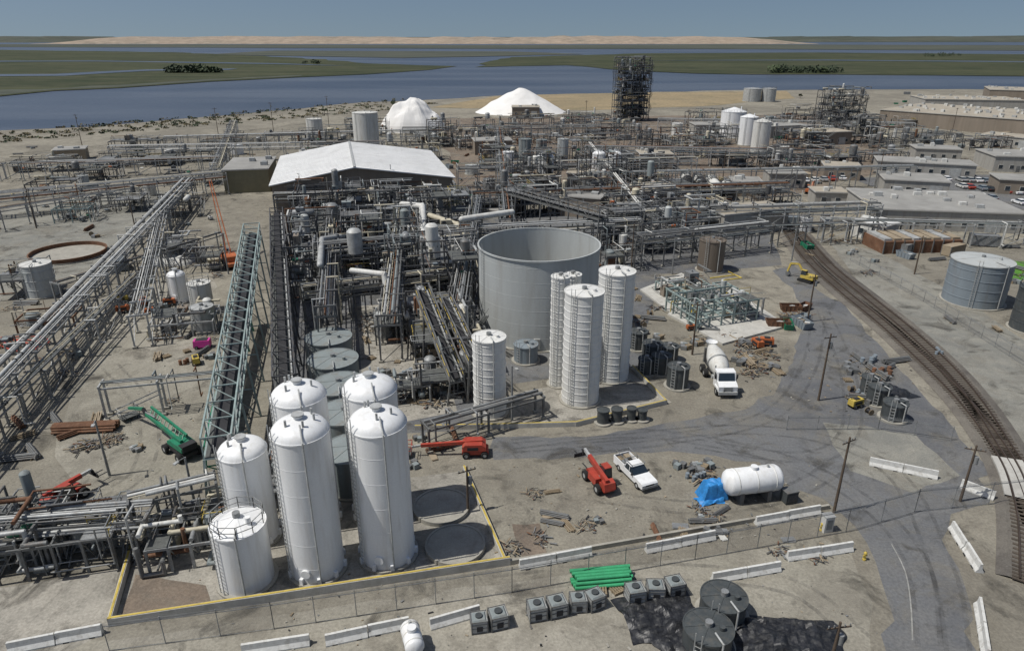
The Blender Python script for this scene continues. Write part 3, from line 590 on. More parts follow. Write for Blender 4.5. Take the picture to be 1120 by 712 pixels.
mb.obj('warehouse',a,ang(a,bq))
building(247,212,296,210,22,6.5,'olive','roofgrey','warehouse_annex',False)
building(700,232,742,228,10,5,'wallbrown','rooftan','brick_shed'); building(612,236,655,240,6,5,'wallbrown','roofgrey','equipment_shed',False); building(955,250,1118,256,24,4.5,'wallgrey','roofgrey','office_building')
building(965,212,1036,216,13,4,'wallgrey','roofgrey','office_building'); building(958,190,1065,196,11,4,'wallgrey','roofgrey','office_building'); building(1085,188,1150,190,16,5,'wallgrey','roofgrey','office_building')
building(930,258,965,266,6,3.4,'white2','roofwhite','site_trailer'); building(1090,212,1160,216,10,4,'wallbrown','roofgrey','office_building')
building(880,160,930,158,12,5,'wallbrown','rooftan','storage_shed'); building(960,136,1125,150,55,7,'wallbrown','rooftan','storage_warehouse',False); building(1080,110,1200,114,40,7,'wallbrown','rooftan','storage_warehouse',False)
building(1010,120,1120,122,30,6,'wallgrey','rooftan','storage_warehouse',False); building(790,260,860,252,8,5,'wallgrey','rooftan','loading_shed',False); building(842,152,880,150,12,5,'wallgrey','roofgrey','storage_shed')
building(1070,158,1130,164,12,4,'wallgrey','rooftan','storage_shed'); building(420,360,470,354,4,3.2,'galv','galvl','motor_control_shed'); building(500,232,545,240,9,2,'wallgrey','roofgrey','equipment_shed',False)
building(840,205,880,206,9,4,'wallgrey','roofgrey','equipment_shed'); building(900,196,940,198,9,4,'wallbrown','rooftan','equipment_shed')
for u0,v0,u1,v1,d,h in [(520,170,560,169,10,5),(620,205,650,206,8,4),(700,186,735,186,10,5),(760,150,790,150,12,5),(330,182,370,180,9,4),(60,178,95,176,9,4),(800,215,832,216,8,4),(1000,175,1050,177,10,4),(560,128,590,128,12,5),(890,225,925,226,7,3.5)]:
    building(u0,v0,u1,v1,d,h,R.choice(['wallbrown','wallgrey','tan']),R.choice(['roofgrey','rooftan','roofgrey']),'equipment_shed')
mb=MB(); a=P(965,278); bq=P(1050,276); L_=(bq-a).length
mb.box((L_/2,4,0),(L_,8,2.6),'rust')
for i in range(8): mb.box((L_*(i+.5)/8,4,2.6),(L_/8-.5,6.8,.5),'galvl' if i%3==0 else 'tan'); mb.beam((L_*i/8,-.1,0),(L_*i/8,-.1,2.8),.2,.2,'steelm')
mb.obj('timber_cooling_bay',a,ang(a,bq))
def pile(u,v,wpx,vt,name,rough,k='saltpile',ell=.8,ex=.95,fq=.14):
    p=P(u,v); r=wpx/2/PXM(p); c=p+Vector((0,r*ell,0)); h=HT(c.y,vt); mb=MB(); nr,na=20,64; vs=[]
    for i in range(nr+1):
        t=i/nr
        for j in range(na):
            a=2*math.pi*j/na; rr=r*t*(1+.08*rough*noise.noise(Vector((math.cos(a)*2,math.sin(a)*2,u))))
            z=h*(1-t**1.2)**ex*(1 if t>.04 else .985); q0=Vector((rr*math.cos(a)*fq,rr*math.sin(a)*fq,u)); d=noise.noise(q0)+.5*noise.noise(q0*2.3)
            z=max(0,z+d*h*.16*rough*min(1,(1-t)*3))
            vs.append((rr*math.cos(a),rr*math.sin(a)*ell,z if t<1 else 0))
    mb.add(vs,[(i*na+j,(i+1)*na+j,(i+1)*na+(j+1)%na,i*na+(j+1)%na) for i in range(nr) for j in range(na)],k,rough<.5); mb.obj(name,c)
pile(570,127,104,96,'white_salt_pile',.25,ex=1.05); pile(448,146,74,106,'covered_stockpile',.8,ex=.6,fq=.16); pile(183,292,52,272,'covered_stockpile',1.2,'white2',ex=.6,fq=.5)
# ---------------------------------------------------------------- fences, walls, barriers
def low_wall(name,pts,h=.9,w=.3,k='concretel',cap='yellow'):
    mb=MB(); o=pts[0]
    for i in range(len(pts)-1):
        a=pts[i]-o;bq=pts[i+1]-o; d=(bq-a).normalized()*w*.49
        mb.beam(a-d+Vector((0,0,h/2)),bq+d+Vector((0,0,h/2)),w,h,k)
        if cap: mb.beam(a-d*.9+Vector((0,0,h+.02)),bq+d*.9+Vector((0,0,h+.02)),w*.6-.004*i,.04+.006*i,cap)
    mb.obj(name,o)
low_wall('containment_wall',PS([(146,600),(122,684),(556,617)]),.8); low_wall('containment_wall',PS([(552,616),(508,515)]),.6,.3,'concretel','yellow')
low_wall('containment_wall',PS([(556,617),(905,556)]),.45,.25,'concrete',None)
low_wall('containment_wall',PS([(630,466),(728,442),(692,404)]),.6,.25,'concretel','yellow'); low_wall('containment_wall',PS([(455,470),(560,468),(628,466)]),.6,.25,'concretel','yellow')
sheet('tank_farm_slab',PS([(150,602),(125,682),(555,615),(508,515),(300,540)]),'g_pad',.014)
sheet('stained_soil',PS([(148,628),(132,676),(232,664),(225,640)]),'g_brown',.02,.2,1)
def fence(pts,h=2.4):
    mb=MB(); o=pts[0]
    for i in range(len(pts)-1):
        a=pts[i]-o;bq=pts[i+1]-o; n=max(1,int((bq-a).length/3)); up=Vector((0,0,h))
        for j in range(n+1): c=a.lerp(bq,j/n); mb.tube(c,c+up+Vector((0,0,.3)),.035,'galv',6)
        mb.beam(a+up,bq+up,.05,.05,'galv'); mb.beam(a+Vector((0,0,.1)),bq+Vector((0,0,.1)),.03,.03,'galv')
        for z in (.12,.24): mb.beam(a+up+Vector((0,0,z)),bq+up+Vector((0,0,z)),.02,.02,'galv')
        mb.add([a+Vector((0,0,.1)),bq+Vector((0,0,.1)),bq+up,a+up],[(0,1,2,3)],'wire')
    mb.obj('chain_link_fence',o)
fence(PS([(120,712),(300,688),(560,648),(760,612),(925,582)])); fence(PS([(925,582),(1000,560),(1120,548)])); fence(PS([(860,470),(960,470),(1040,482)]),1.6)
fence(PS([(1120,400),(1010,330),(930,285)]),1.8)
def barrier(u0,v0,u1,v1):
    a=P(u0,v0);bq=P(u1,v1); L_=(bq-a).length; mb=MB()
    pf=[(-.3,0),(.3,0),(.3,.12),(.13,.4),(.09,.85),(-.09,.85),(-.13,.4),(-.3,.12)]
    n=max(1,round(L_/3.1)); s=L_/n
    for i in range(n):
        x0,x1_=i*s+.03,(i+1)*s-.03; jj=R.uniform(-.08,.08)
        A=[(x0,y+jj,z) for y,z in pf];Bq=[(x1_,y+jj*.3,z) for y,z in pf]; m_=8
        mb.add(A+Bq,[tuple(range(m_-1,-1,-1)),tuple(range(m_,2*m_))]+[(k,(k+1)%m_,m_+(k+1)%m_,m_+k) for k in range(m_)],'barrier')
        for x in (x0+.6,x1_-.6): mb.box((x,0,.01),(.35,.64,.08),'dark')
    mb.obj('concrete_barrier',a,ang(a,bq),1.1)
for t in [(568,622,640,608),(706,604,775,590),(826,574,890,562),(860,612,925,602),(778,636,846,624),(950,508,1018,522),(1050,532,1084,545),(1040,578,1068,622),(1070,662,1078,715),(356,704,440,686),(10,712,104,694),(265,714,333,704),(470,686,520,672)]: barrier(*t)
# ---------------------------------------------------------------- railway
def track(px):
    pts=curve_pts(px); mb=MB(); o=pts[0]; n=len(pts); T_=[]
    for i in range(n): d=(pts[min(n-1,i+1)]-pts[max(0,i-1)]).normalized(); T_.append((pts[i]-o,d,Vector((-d.y,d.x,0))))
    pf=[(-2.4,.05),(-1.6,.22),(1.6,.22),(2.4,.05)]
    vs=[c+nn*y+Vector((0,0,z)) for c,d,nn in T_ for y,z in pf]; mb.add(vs,[(i*4+j,(i+1)*4+j,(i+1)*4+j+1,i*4+j+1) for i in range(n-1) for j in range(3)],'g_ballast')
    for i,(c,d,nn) in enumerate(T_):
        e=R.uniform(-.06,.06); mb.beam(c-nn*(1.25+e)+Vector((0,0,.24)),c+nn*(1.25-e)+Vector((0,0,.24)),.25,.1,'tie')
    for s_ in (-.72,.72):
        pf=[(-.09,.28),(-.05,.45),(.05,.45),(.09,.28)]; vs=[c+nn*(s_+y)+Vector((0,0,z)) for c,d,nn in T_ for y,z in pf]
        mb.add(vs,[(i*4+j,(i+1)*4+j,(i+1)*4+j+1,i*4+j+1) for i in range(n-1) for j in range(3)],'rail')
    mb.obj('railway_track',o)
tA=[(838,225),(858,250),(884,285),(922,320),(965,355),(1010,396),(1052,438),(1085,480),(1108,520),(1122,570),(1126,640)]
track(tA)
track([(845,222),(872,252),(905,290),(946,324),(990,360),(1035,402),(1068,442),(1096,486),(1118,522),(1140,580)])
track([(800,200),(838,225),(850,238)])
c=curve_pts([(1085,480),(1108,520),(1122,570)],.6)
seg=[p for p in c if P(1096,502).y>p.y>P(1112,550).y]
for off,w_ in ((-1.15,.6),(0,1.2),(1.15,.6)):
    mb=MB(); o=seg[0]; vs=[]
    for i,p in enumerate(seg):
        d=(seg[min(len(seg)-1,i+1)]-seg[max(0,i-1)]).normalized(); nn=Vector((-d.y,d.x,0))
        for y,z in ((-w_/2,.1),(-w_/2,.44),(w_/2,.44),(w_/2,.1)): vs.append(p-o+nn*(off+y)+Vector((0,0,z)))
    mb.add(vs,[(i*4+j,(i+1)*4+j,(i+1)*4+j+1,i*4+j+1) for i in range(len(seg)-1) for j in range(3)],'concretel'); mb.obj('level_crossing_panel',o)
# ---------------------------------------------------------------- poles
def pole(u,vb,vt,arms=True,k='pole'):
    p=P(u,vb); h=HT(p.y,vt); mb=MB(); mb.tube((0,0,0),(0,0,h),.15,k,8,.09)
    if arms:
        mb.beam((-.9,0,h-.5),(.9,0,h-.5),.08,.1,k)
        for x in (-.8,-.4,.4,.8): mb.tube((x,0,h-.44),(x,0,h-.25),.05,'galv',6)
        if R.random()<.5: mb.tube((.3,0,h-2),(.3,0,h-1.2),.2,'galv',10)
    else: mb.beam((0,0,h),(0,-1,h+.1),.06,.06,'galv'); mb.box((0,-1.1,h),(.3,.5,.12),'galvl')
    mb.obj('utility_pole' if arms else 'lamp_post',p,R.uniform(-.4,.6))
for t in [(895,438,365),(912,560,478),(1050,548,487),(883,352,300),(905,740,680),(757,388,330),(512,560,510),(690,300,245),(150,260,215),(1000,300,258),(845,185,150),(960,200,165),(790,200,165),(40,250,205),(520,170,130),(240,155,118),(360,140,105),(750,160,120),(1040,150,118),(640,150,110),(300,150,112),(90,160,125),(820,255,215)]: pole(*t)
for t in [(250,300,255),(330,230,190),(560,460,400),(625,440,400),(505,300,240),(700,250,200),(735,300,260),(120,520,460),(215,560,500),(430,230,180),(865,290,250),(470,180,140),(600,170,130),(910,130,95),(690,215,175),(580,225,190),(225,200,165)]: pole(*t,False,'galv')
# ---------------------------------------------------------------- vehicles
def bodybox(mb,x0,x1,w,z0,z1,k,cut=.15):
    pf=[(x0,z0),(x1,z0),(x1,z1-cut),(x1-cut,z1),(x0+cut,z1),(x0,z1-cut)]; mb.prism(pf,-w/2,w/2,k)
def pickup():
    mb=MB()
    for x in (-1.75,1.8):
        for y in (-.85,.85): mb.wheel((x,y,.4),.4,.28)
    mb.prism([(-2.85,.5),(2.75,.5),(2.85,.65),(2.85,.95),(2.7,1.1),(1.15,1.2),(-.75,1.2),(-.75,.95),(-2.85,.95)],-.97,.97,'white')
    for y in (-.94,.94): mb.box((-1.8,y,.95),(2.1,.08,.5),'white')
    mb.box((-2.82,0,.95),(.08,1.8,.5),'white'); mb.box((-.8,0,.95),(.08,1.8,.5),'white'); mb.box((-1.8,0,.96),(1.95,1.78,.03),'dark')
    mb.hexa([(-.72,-.93,1.2),(1.15,-.93,1.2),(1.15,.93,1.2),(-.72,.93,1.2),(-.6,-.76,1.8),(.45,-.76,1.8),(.45,.76,1.8),(-.6,.76,1.8)],'glass')
    mb.box((-.08,0,1.8),(1.1,1.55,.08),'white',top=(.95,.95))
    for x in (-.7,.22):
        for y in (-1,1): mb.beam((x,y*.93,1.2),(x*.8,y*.77,1.82),.09,.06,'white')
    mb.box((2.87,0,.5),(.12,1.9,.25),'galv'); mb.box((-2.93,0,.5),(.14,1.85,.2),'galv'); mb.box((2.8,0,.72),(.12,1.1,.22),'dark')
    for y in (-.75,.75): mb.box((2.8,y,.75),(.14,.3,.2),'galvl'); mb.box((-2.87,y*1.2,.75),(.08,.12,.3),'red'); mb.box((.95,y*1.4,1.2),(.15,.2,.2),'dark')
    for x in (-2.7,-.9,.5):
        for y in (-.8,.8): mb.beam((x,y,1.3 if x<0 else 1.85),(x,y,2.05),.05,.05,'galv')
        mb.beam((x,-.85,2.05),(x,.85,2.05),.05,.05,'galv')
    for y in (-.8,.8): mb.beam((-2.75,y,2.08),(.6,y,2.08),.05,.05,'galv')
    mb.box((-2.1,.3,1.),(.7,.6,.5),'tan'); mb.box((-1.3,-.4,1.),(.6,.7,.45),'galv'); mb.box((-2.2,-.5,1.),(.8,.5,.3),'wood')
    return mb
def car(k):
    mb=MB()
    for x in (-1.4,1.4):
        for y in (-.8,.8): mb.wheel((x,y,.33),.33,.22)
    mb.prism([(-2.25,.35),(2.2,.35),(2.3,.6),(2.15,.85),(1.1,.98),(-2.1,1.),(-2.3,.8)],-.88,.88,k)
    mb.hexa([(-1.9,-.84,.98),(1.05,-.84,.98),(1.05,.84,.98),(-1.9,.84,.98),(-1.3,-.64,1.42),(.3,-.64,1.42),(.3,.64,1.42),(-1.3,.64,1.42)],'glass')
    mb.box((-.5,0,1.42),(1.6,1.28,.05),k,top=(.9,.9))
    for y in (-.65,.65): mb.box((2.22,y,.62),(.1,.3,.14),'white'); mb.box((-2.27,y,.7),(.08,.3,.14),'red')
    return mb
pickup().obj('pickup_truck',P(694,522),ang(P(712,535),P(678,502))+math.pi,.95)
cars=[car(k).mesh('parked_car') for k in ('white','white','galvl','dark','red','bluetank','white2')]
for r_,(u0,v0,u1,v1,n) in enumerate([(1030,203,1110,212,12),(1000,196,1085,200,11),(950,222,960,224,2),(1062,215,1125,225,7),(870,200,930,196,7)]):
    for i in range(n):
        if R.random()<.2: continue
        t=i/max(1,n-1); place(R.choice(cars),'parked_car',P(u0+(u1-u0)*t,v0+(v1-v0)*t),1.5+R.uniform(-.06,.06))
for u,v,a in [(940,252,.3),(948,246,2),(1010,262,1.),(1030,272,.2),(905,245,1.2),(720,200,.4)]: place(R.choice(cars),'parked_car',P(u,v),a)
def mixer():
    mb=MB()
    for x in (3.2,-1.6,-2.9):
        for y in (-1.,1.): mb.wheel((x,y,.52),.52,.32 if x>0 else .55)
    for y in (-.45,.45): mb.beam((-4,y,.95),(4.2,y,.95),.14,.3,'steel')
    mb.prism([(2.2,.8),(4.1,.8),(4.15,1.5),(3.7,1.75),(3.2,1.85),(2.9,2.8),(1.9,2.85),(1.85,.8)],-1.1,1.1,'white')
    mb.hexa([(3.26,-.95,1.85),(3.31,-.95,1.83),(3.31,.95,1.83),(3.26,.95,1.85),(2.96,-.9,2.7),(3.02,-.9,2.7),(3.02,.9,2.7),(2.96,.9,2.7)],'glass')
    for y in (-1.11,1.11): mb.box((2.5,y,1.85),(.8,.03,.7),'glass'); mb.box((3.,y*1.15,2.),(.1,.2,.5),'dark')
    for y in (-.95,.95): mb.prism([(2.6,1.),(3.8,1.),(3.7,1.25),(2.75,1.25)],y-.25,y+.25,'white')
    mb.box((4.22,0,.55),(.2,2.2,.35),'galvl'); mb.box((4.12,0,.95),(.1,1.,.5),'galv')
    ax=Vector((-.97,0,.26)); c=Vector((1.5,0,1.9))
    mb.lathe([(.05,0),(.7,.05),(.95,.5),(1.15,1.4),(1.2,2.4),(1.1,3.3),(.75,4.5),(.5,5.1),(.42,5.1)],22,'white2',c,ax)
    mb.lathe([(1.21,1.95),(1.25,2.),(1.25,2.15),(1.21,2.2)],22,'galv',c,ax)
    mb.box((-3.6,0,1.1),(.3,1.6,1.9),'steelm'); mb.lathe([(.35,3.0),(.75,3.8)],12,'white',(-3.7,0,0)); mb.beam((-3.9,0,2.6),(-4.9,0,1.4),.6,.12,'galvl')
    mb.tube((1.7,-.95,.8),(1.7,-.95,3.1),.09,'galvl'); mb.tube((.8,-1.,1.2),(.8,1.,1.2),.3,'galvl'); mb.rail([(-3.4,1.,2),(-2.6,1.,2)],'galv')
    return mb
mixer().obj('concrete_mixer_truck',P(784,418),ang(P(772,392),P(800,436)),1.08)
def telehandler(k='red',lift=.25):
    mb=MB()
    for x in (-1.4,1.5):
        for y in (-1.,1.): mb.wheel((x,y,.62),.62,.42)
    bodybox(mb,-2.4,2.,1.3,.6,1.3,k,.2); mb.box((-.2,.75,.8),(1.8,.7,.9),k); mb.prism([(-2.6,.9),(-1.7,.9),(-1.7,1.9),(-2.4,1.7)],-.7,.7,k)
    mb.hexa([(-.9,-1.15,1.),(.7,-1.15,1.),(.7,-.3,1.),(-.9,-.3,1.),(-.7,-1.1,2.5),(.3,-1.1,2.5),(.3,-.35,2.5),(-.7,-.35,2.5)],'glass'); mb.box((-.2,-.72,2.5),(1.15,.85,.1),k)
    for x,y in ((-.88,-1.14),(.65,-1.14),(.65,-.32),(-.88,-.32)): mb.beam((x,y,1.),(x*.75,y*.97,2.5),.09,.09,'dark')
    a=Vector((-2.2,.25,1.9)); e=a+Vector((4.4*math.cos(lift),0,4.4*math.sin(lift))); f=e+Vector((1.2*math.cos(lift),0,1.2*math.sin(lift)))
    mb.beam(a,e,.42,.5,k); mb.beam(e,f,.3,.36,'galvl'); mb.tube((-.6,.25,1.3),a.lerp(e,.45),.1,'galvl')
    mb.beam(f,f+Vector((.2,0,-.8)),.4,.3,'dark'); mb.beam(f+Vector((.25,-.7,-.8)),f+Vector((.25,1.2,-.8)),.1,.5,'dark')
    for y in (-.4,.5): mb.beam(f+Vector((.3,y,-1.)),f+Vector((1.5,y,-1.)),.14,.06,'dark')
    return mb
telehandler('red',.18).obj('telehandler',P(655,530),math.radians(112),.88); telehandler('red',.05).obj('telehandler',P(74,548),math.radians(60),.85)
def lift(k='orange'):
    mb=MB()
    for x in (-1.1,1.1):
        for y in (-.9,.9): mb.wheel((x,y,.45),.45,.35)
    bodybox(mb,-1.6,1.6,1.5,.45,1.,k,.15); mb.prism([(-1.5,1.05),(1.3,1.05),(1.3,1.5),(.8,1.9),(-1.2,1.9),(-1.5,1.6)],-1.,1.,k); mb.box((-.2,0,1.),(1.,1.,.1),'dark')
    for y in (-1.01,1.01): mb.box((-.3,y,1.2),(1.3,.03,.4),'dark')
    mb.beam((.9,0,1.9),(-6.5,0,1.5),.35,.4,k); mb.beam((-6.5,0,1.5),(-7.6,0,1.3),.2,.25,'galvl'); mb.rail([(-7.6,-.8,.7),(-8.5,-.8,.7),(-8.5,.8,.7),(-7.6,.8,.7),(-7.6,-.8,.7)],k); mb.box((-8.05,0,.62),(.9,1.6,.06),'grate')
    return mb
lift('red').obj('boom_lift',P(520,497),.05,.9)
mb=MB()
for x in (-1.5,1.5):
    for y in (-1.1,1.1): mb.wheel((x,y,.55),.55,.4)
bodybox(mb,-2,2,1.6,.5,1.0,'dark'); mb.lathe([(.8,1.0),(.8,1.2)],16,'dark',cap=True); mb.prism([(-2.0,1.25),(1.2,1.25),(1.2,1.6),(.4,1.9),(-1.4,1.9),(-2.0,1.7)],-.9,.9,'green'); mb.prism([(-2.2,1.3),(-1.3,1.3),(-1.3,2.0),(-2.1,1.95)],-.8,.8,'dark')
pA=Vector((-1,.3,2.0));pB=Vector((6.8,.3,2.6));pC=Vector((7.3,.3,3.1));pD=Vector((11.5,.3,1.7))
mb.beam(pA,pB,.32,.4,'green'); mb.beam(pB,pC,.34,.4,'dark'); mb.beam(pC,pD,.26,.3,'green'); mb.beam(pA+Vector((0,-.7,.5)),pB+Vector((0,-.7,.6)),.22,.28,'green')
for i in range(10): t=i/10; mb.beam(pA.lerp(pB,t),pA.lerp(pB,t+.08)+Vector((0,-.7,.5)),.09,.09,'green')
mb.tube((1,.3,1.7),pA.lerp(pB,.5),.11,'galv'); mb.tube(pA.lerp(pB,.7)+Vector((0,0,.6)),pC.lerp(pD,.3),.1,'galv')
mb.rail([pD+Vector((0,-1,-1.2)),pD+Vector((1.2,-1,-1.2)),pD+Vector((1.2,1,-1.2)),pD+Vector((0,1,-1.2)),pD+Vector((0,-1,-1.2))],'galvl'); mb.box((pD.x+.6,.3,pD.z-1.25),(1.3,2,.08),'grate')
mb.obj('articulated_boom_lift',P(200,496),ang(P(196,492),P(122,440)),1.)
def excavator(k='yellow'):
    mb=MB()
    for y in (-1.05,1.05):
        pf=[(-1.9,.35),(-1.6,0),(1.6,0),(1.9,.35),(1.6,.75),(-1.6,.75)]; mb.prism(pf,y-.28,y+.28,'tyre')
    mb.lathe([(.7,.75),(.7,1.)],14,'dark',cap=True); mb.prism([(-2.2,1.),(1.2,1.),(1.2,1.7),(-1.,1.9),(-2.2,1.8)],-1.2,1.2,k); mb.box((.5,.7,1.6),(1.4,.9,1.3),'glass',top=(.85,.9)); mb.box((.5,.7,2.9),(1.3,.9,.08),k)
    pts=[Vector(x) for x in ((1,-.2,1.6),(2.8,-.2,3.8),(5.,-.2,3.4),(5.6,-.2,1.2))]
    for a,bq in zip(pts,pts[1:]): mb.beam(a,bq,.3,.42,k)
    mb.tube((1.3,-.2,1.3),(2.6,-.2,3.3),.1,'galvl'); mb.tube((3,-.2,4.1),(5,-.2,3.8),.08,'galvl'); mb.prism([(5.3,1.2),(5.9,1.1),(5.7,.3),(5,.2),(4.8,.6)],-.7,.3,'steelm')
    return mb
ex=excavator().mesh('excavator'); place(ex,'excavator',P(882,308),2.2,.75)
exo=excavator('orange').mesh('excavator'); place(exo,'excavator',P(885,212),1.,.8)
mb=MB()
for x in (-2.8,-1.4,1.6,3):
    for y in (-1.1,1.1): mb.wheel((x,y,.55),.55,.4)
bodybox(mb,-3.8,4.2,2.2,.7,1.4,'orange'); mb.prism([(2.8,1.4),(4.1,1.4),(4.,2.4),(3.,2.5)],-1.,0,'glass'); bodybox(mb,-3.,.8,2.2,1.5,2.6,'orange')
e=Vector((9,0,15)); a0=Vector((-.5,0,2.4))
for y in (-.4,.4):
    for z in (0,.8): mb.beam(a0+Vector((0,y,z)),e+Vector((0,y*.5,z*.5)),.12,.12,'orange')
for i in range(14):
    t=i/14; c=a0.lerp(e,t);d=a0.lerp(e,t+1/14)
    for y in (-.4,.4): mb.beam(c+Vector((0,y*(1-t*.5),0)),d+Vector((0,y*(1-t*.5),.8*(1-t*.5))),.07,.07,'orange')
mb.tube(e,(e.x,0,2),.03,'dark',4); mb.box((e.x,0,1.5),(.4,.3,.5),'yellow')
mb.obj('mobile_crane',P(252,290),ang(P(252,290),P(232,262)))
def tankcar(k):
    mb=MB()
    for x in (-5.2,-3.6,3.6,5.2):
        for y in (-.72,.72): mb.wheel((x,y,.9),.42,.14)
    for s_ in (-4.4,4.4): mb.box((s_,0,.8),(2.8,1.6,.35),'steel')
    mb.beam((-6.6,0,1.25),(6.6,0,1.25),1.,.3,'steel'); ax=Vector((1,0,0)); r=1.45
    mb.lathe([(.02,-6.3),(.9,-6.15),(1.3,-5.9),(r,-5.4),(r,-1.8)],24,k,(0,0,2.9),ax); mb.lathe([(r,-1.8),(r,1.8)],24,'white2' if k=='dark' else k,(0,0,2.9),ax); mb.lathe([(r,1.8),(r,5.4),(1.3,5.9),(.9,6.15),(.02,6.3)],24,k,(0,0,2.9),ax)
    mb.lathe([(.6,4.2),(.6,4.75)],14,'galv',cap=True); mb.rail([(-1.2,-.9,4.2),(1.2,-.9,4.2),(1.2,.9,4.2),(-1.2,.9,4.2),(-1.2,-.9,4.2)],'galvl'); mb.box((0,0,4.15),(2.4,1.8,.06),'grate')
    for y in (-1.5,1.5): mb.beam((-.8,y,1.2),(-.8,y*.6,4.2),.05,.05,'galvl')
    return mb
tk=tankcar('dark').mesh('rail_tank_car'); tw=tankcar('white2').mesh('rail_tank_car')
for u,v in [(750,206),(764,208),(779,211),(794,215)]:
    place(tk if u!=779 else tw,'rail_tank_car',P(u,v),ang(P(745,192),P(760,216)))
def hvessel(L_,r,k='white'):
    mb=MB(); ax=(1,0,0); mb.lathe([(.02,-L_/2-r*.5),(r*.5,-L_/2-r*.42),(r*.87,-L_/2-r*.22),(r,-L_/2),(r,L_/2),(r*.87,L_/2+r*.22),(r*.5,L_/2+r*.42),(.02,L_/2+r*.5)],28,k,(0,0,r+.7),ax)
    for s_ in (-.3,.3): mb.box((L_*s_,0,0),(.4,r*1.7,.95+r*.25),'steelm')
    for s_ in (-.4,0,.4): mb.lathe([(r,s_*L_-.05),(r+.03,s_*L_-.04),(r+.03,s_*L_+.04),(r,s_*L_+.05)],28,'white2',(0,0,r+.7),ax)
    mb.lathe([(.35,2*r+.6),(.35,2*r+1.)],12,k,cap=True); mb.tube((L_*.3,0,2*r+.6),(L_*.3,0,2*r+1),.12,'galvl'); return mb
hvessel(4.8,1.3).obj('horizontal_storage_tank',P(820,543),.18)
def tarp(u,v,w,d,h,k,name,rz=0,seed=1,bumpn=.25):
    mb=MB(); n=34; vs=[]
    for i in range(n+1):
        for j in range(n+1):
            x=(i/n-.5);y=(j/n-.5); q=math.hypot(x,y)*2*(.85+.3*noise.noise(Vector((x*3,y*3,seed+9)))) if h<=1 else max(abs(x),abs(y))*2; e=max(0,1-q)
            z=h*min(1,e*3)*(1 if h>1 else .5+.5*noise.noise(Vector((x*4,y*4,seed))))+bumpn*abs(noise.noise(Vector((x*w*1.1,y*d*1.1,seed))))*min(1,e*6)+.05
            s_=1+.2*noise.noise(Vector((x*3,y*3,seed+5)))
            vs.append((x*w*s_,y*d*s_,z))
    mb.add(vs,[(i*(n+1)+j,(i+1)*(n+1)+j,(i+1)*(n+1)+j+1,i*(n+1)+j+1) for i in range(n) for j in range(n)],k,False); mb.obj(name,P(u,v),rz)
tarp(779,543,2.6,1.8,1.6,'bluetarp','tarpaulin_cover',.2,2,.35); tarp(776,548,2.6,1.4,.5,'bluetarp','tarpaulin_cover',.2,4)
tarp(722,674,6.3,4.6,.6,'blacktarp','black_tarpaulin',.2,3,.4); tarp(858,696,8.4,3.9,.6,'blacktarp','black_tarpaulin',-.1,6,.4); tarp(772,708,4.2,4,.5,'blacktarp','black_tarpaulin',-.1,9,.35); tarp(738,694,4,2.6,.4,'blacktarp','black_tarpaulin',.5,19,.3)
tank_m(1.75,1.9,'flat','darktank',3,rails=False).obj('covered_tank',P(789,672)); tank_m(1.8,1.9,'flat','darktank',9,rails=False).obj('covered_tank',P(772,706))
tarp(965,432,7,4,.9,'blacktarp','black_tarpaulin',.4,12,.4)
for u,v,w in [(958,432,26),(975,450,28),(948,422,20)]: T(u,v+14,v-10,w,'flat','darktank','poly_tank',rails=False)
hvessel(2.,.7).obj('portable_tank',P(452,712),1.9)
mb=MB(); mb.box((0,0,.15),(1.3,1.2,1.1),'galvl'); mb.box((0,0,1.25),(1.2,1.1,.12),'greytank2',top=(.8,.8)); mb.tube((0,0,1.35),(0,0,1.5),.3,'darktank',12)
for x in (-.66,.66):
    for y in (-.61,.61): mb.beam((x,y,0),(x,y,1.35),.08,.08,'steelm')
for z in (.15,.6,1.,1.3):
    for y in (-.62,.62): mb.beam((-.68,y,z),(.68,y,z),.05,.05,'steelm')
    for x in (-.67,.67): mb.beam((x,-.62,z),(x,.62,z),.05,.05,'steelm')
mb.box((0,-.64,.3),(.5,.04,.5),'dark'); tote=mb.mesh('ibc_tote')
for u,v in [(524,687),(545,683),(587,674),(609,670),(632,665),(650,662),(694,656),(716,652),(737,648)]:
    place(tote,'ibc_tote',P(u,v),TH+R.uniform(-.25,.25),R.uniform(.9,1.05))
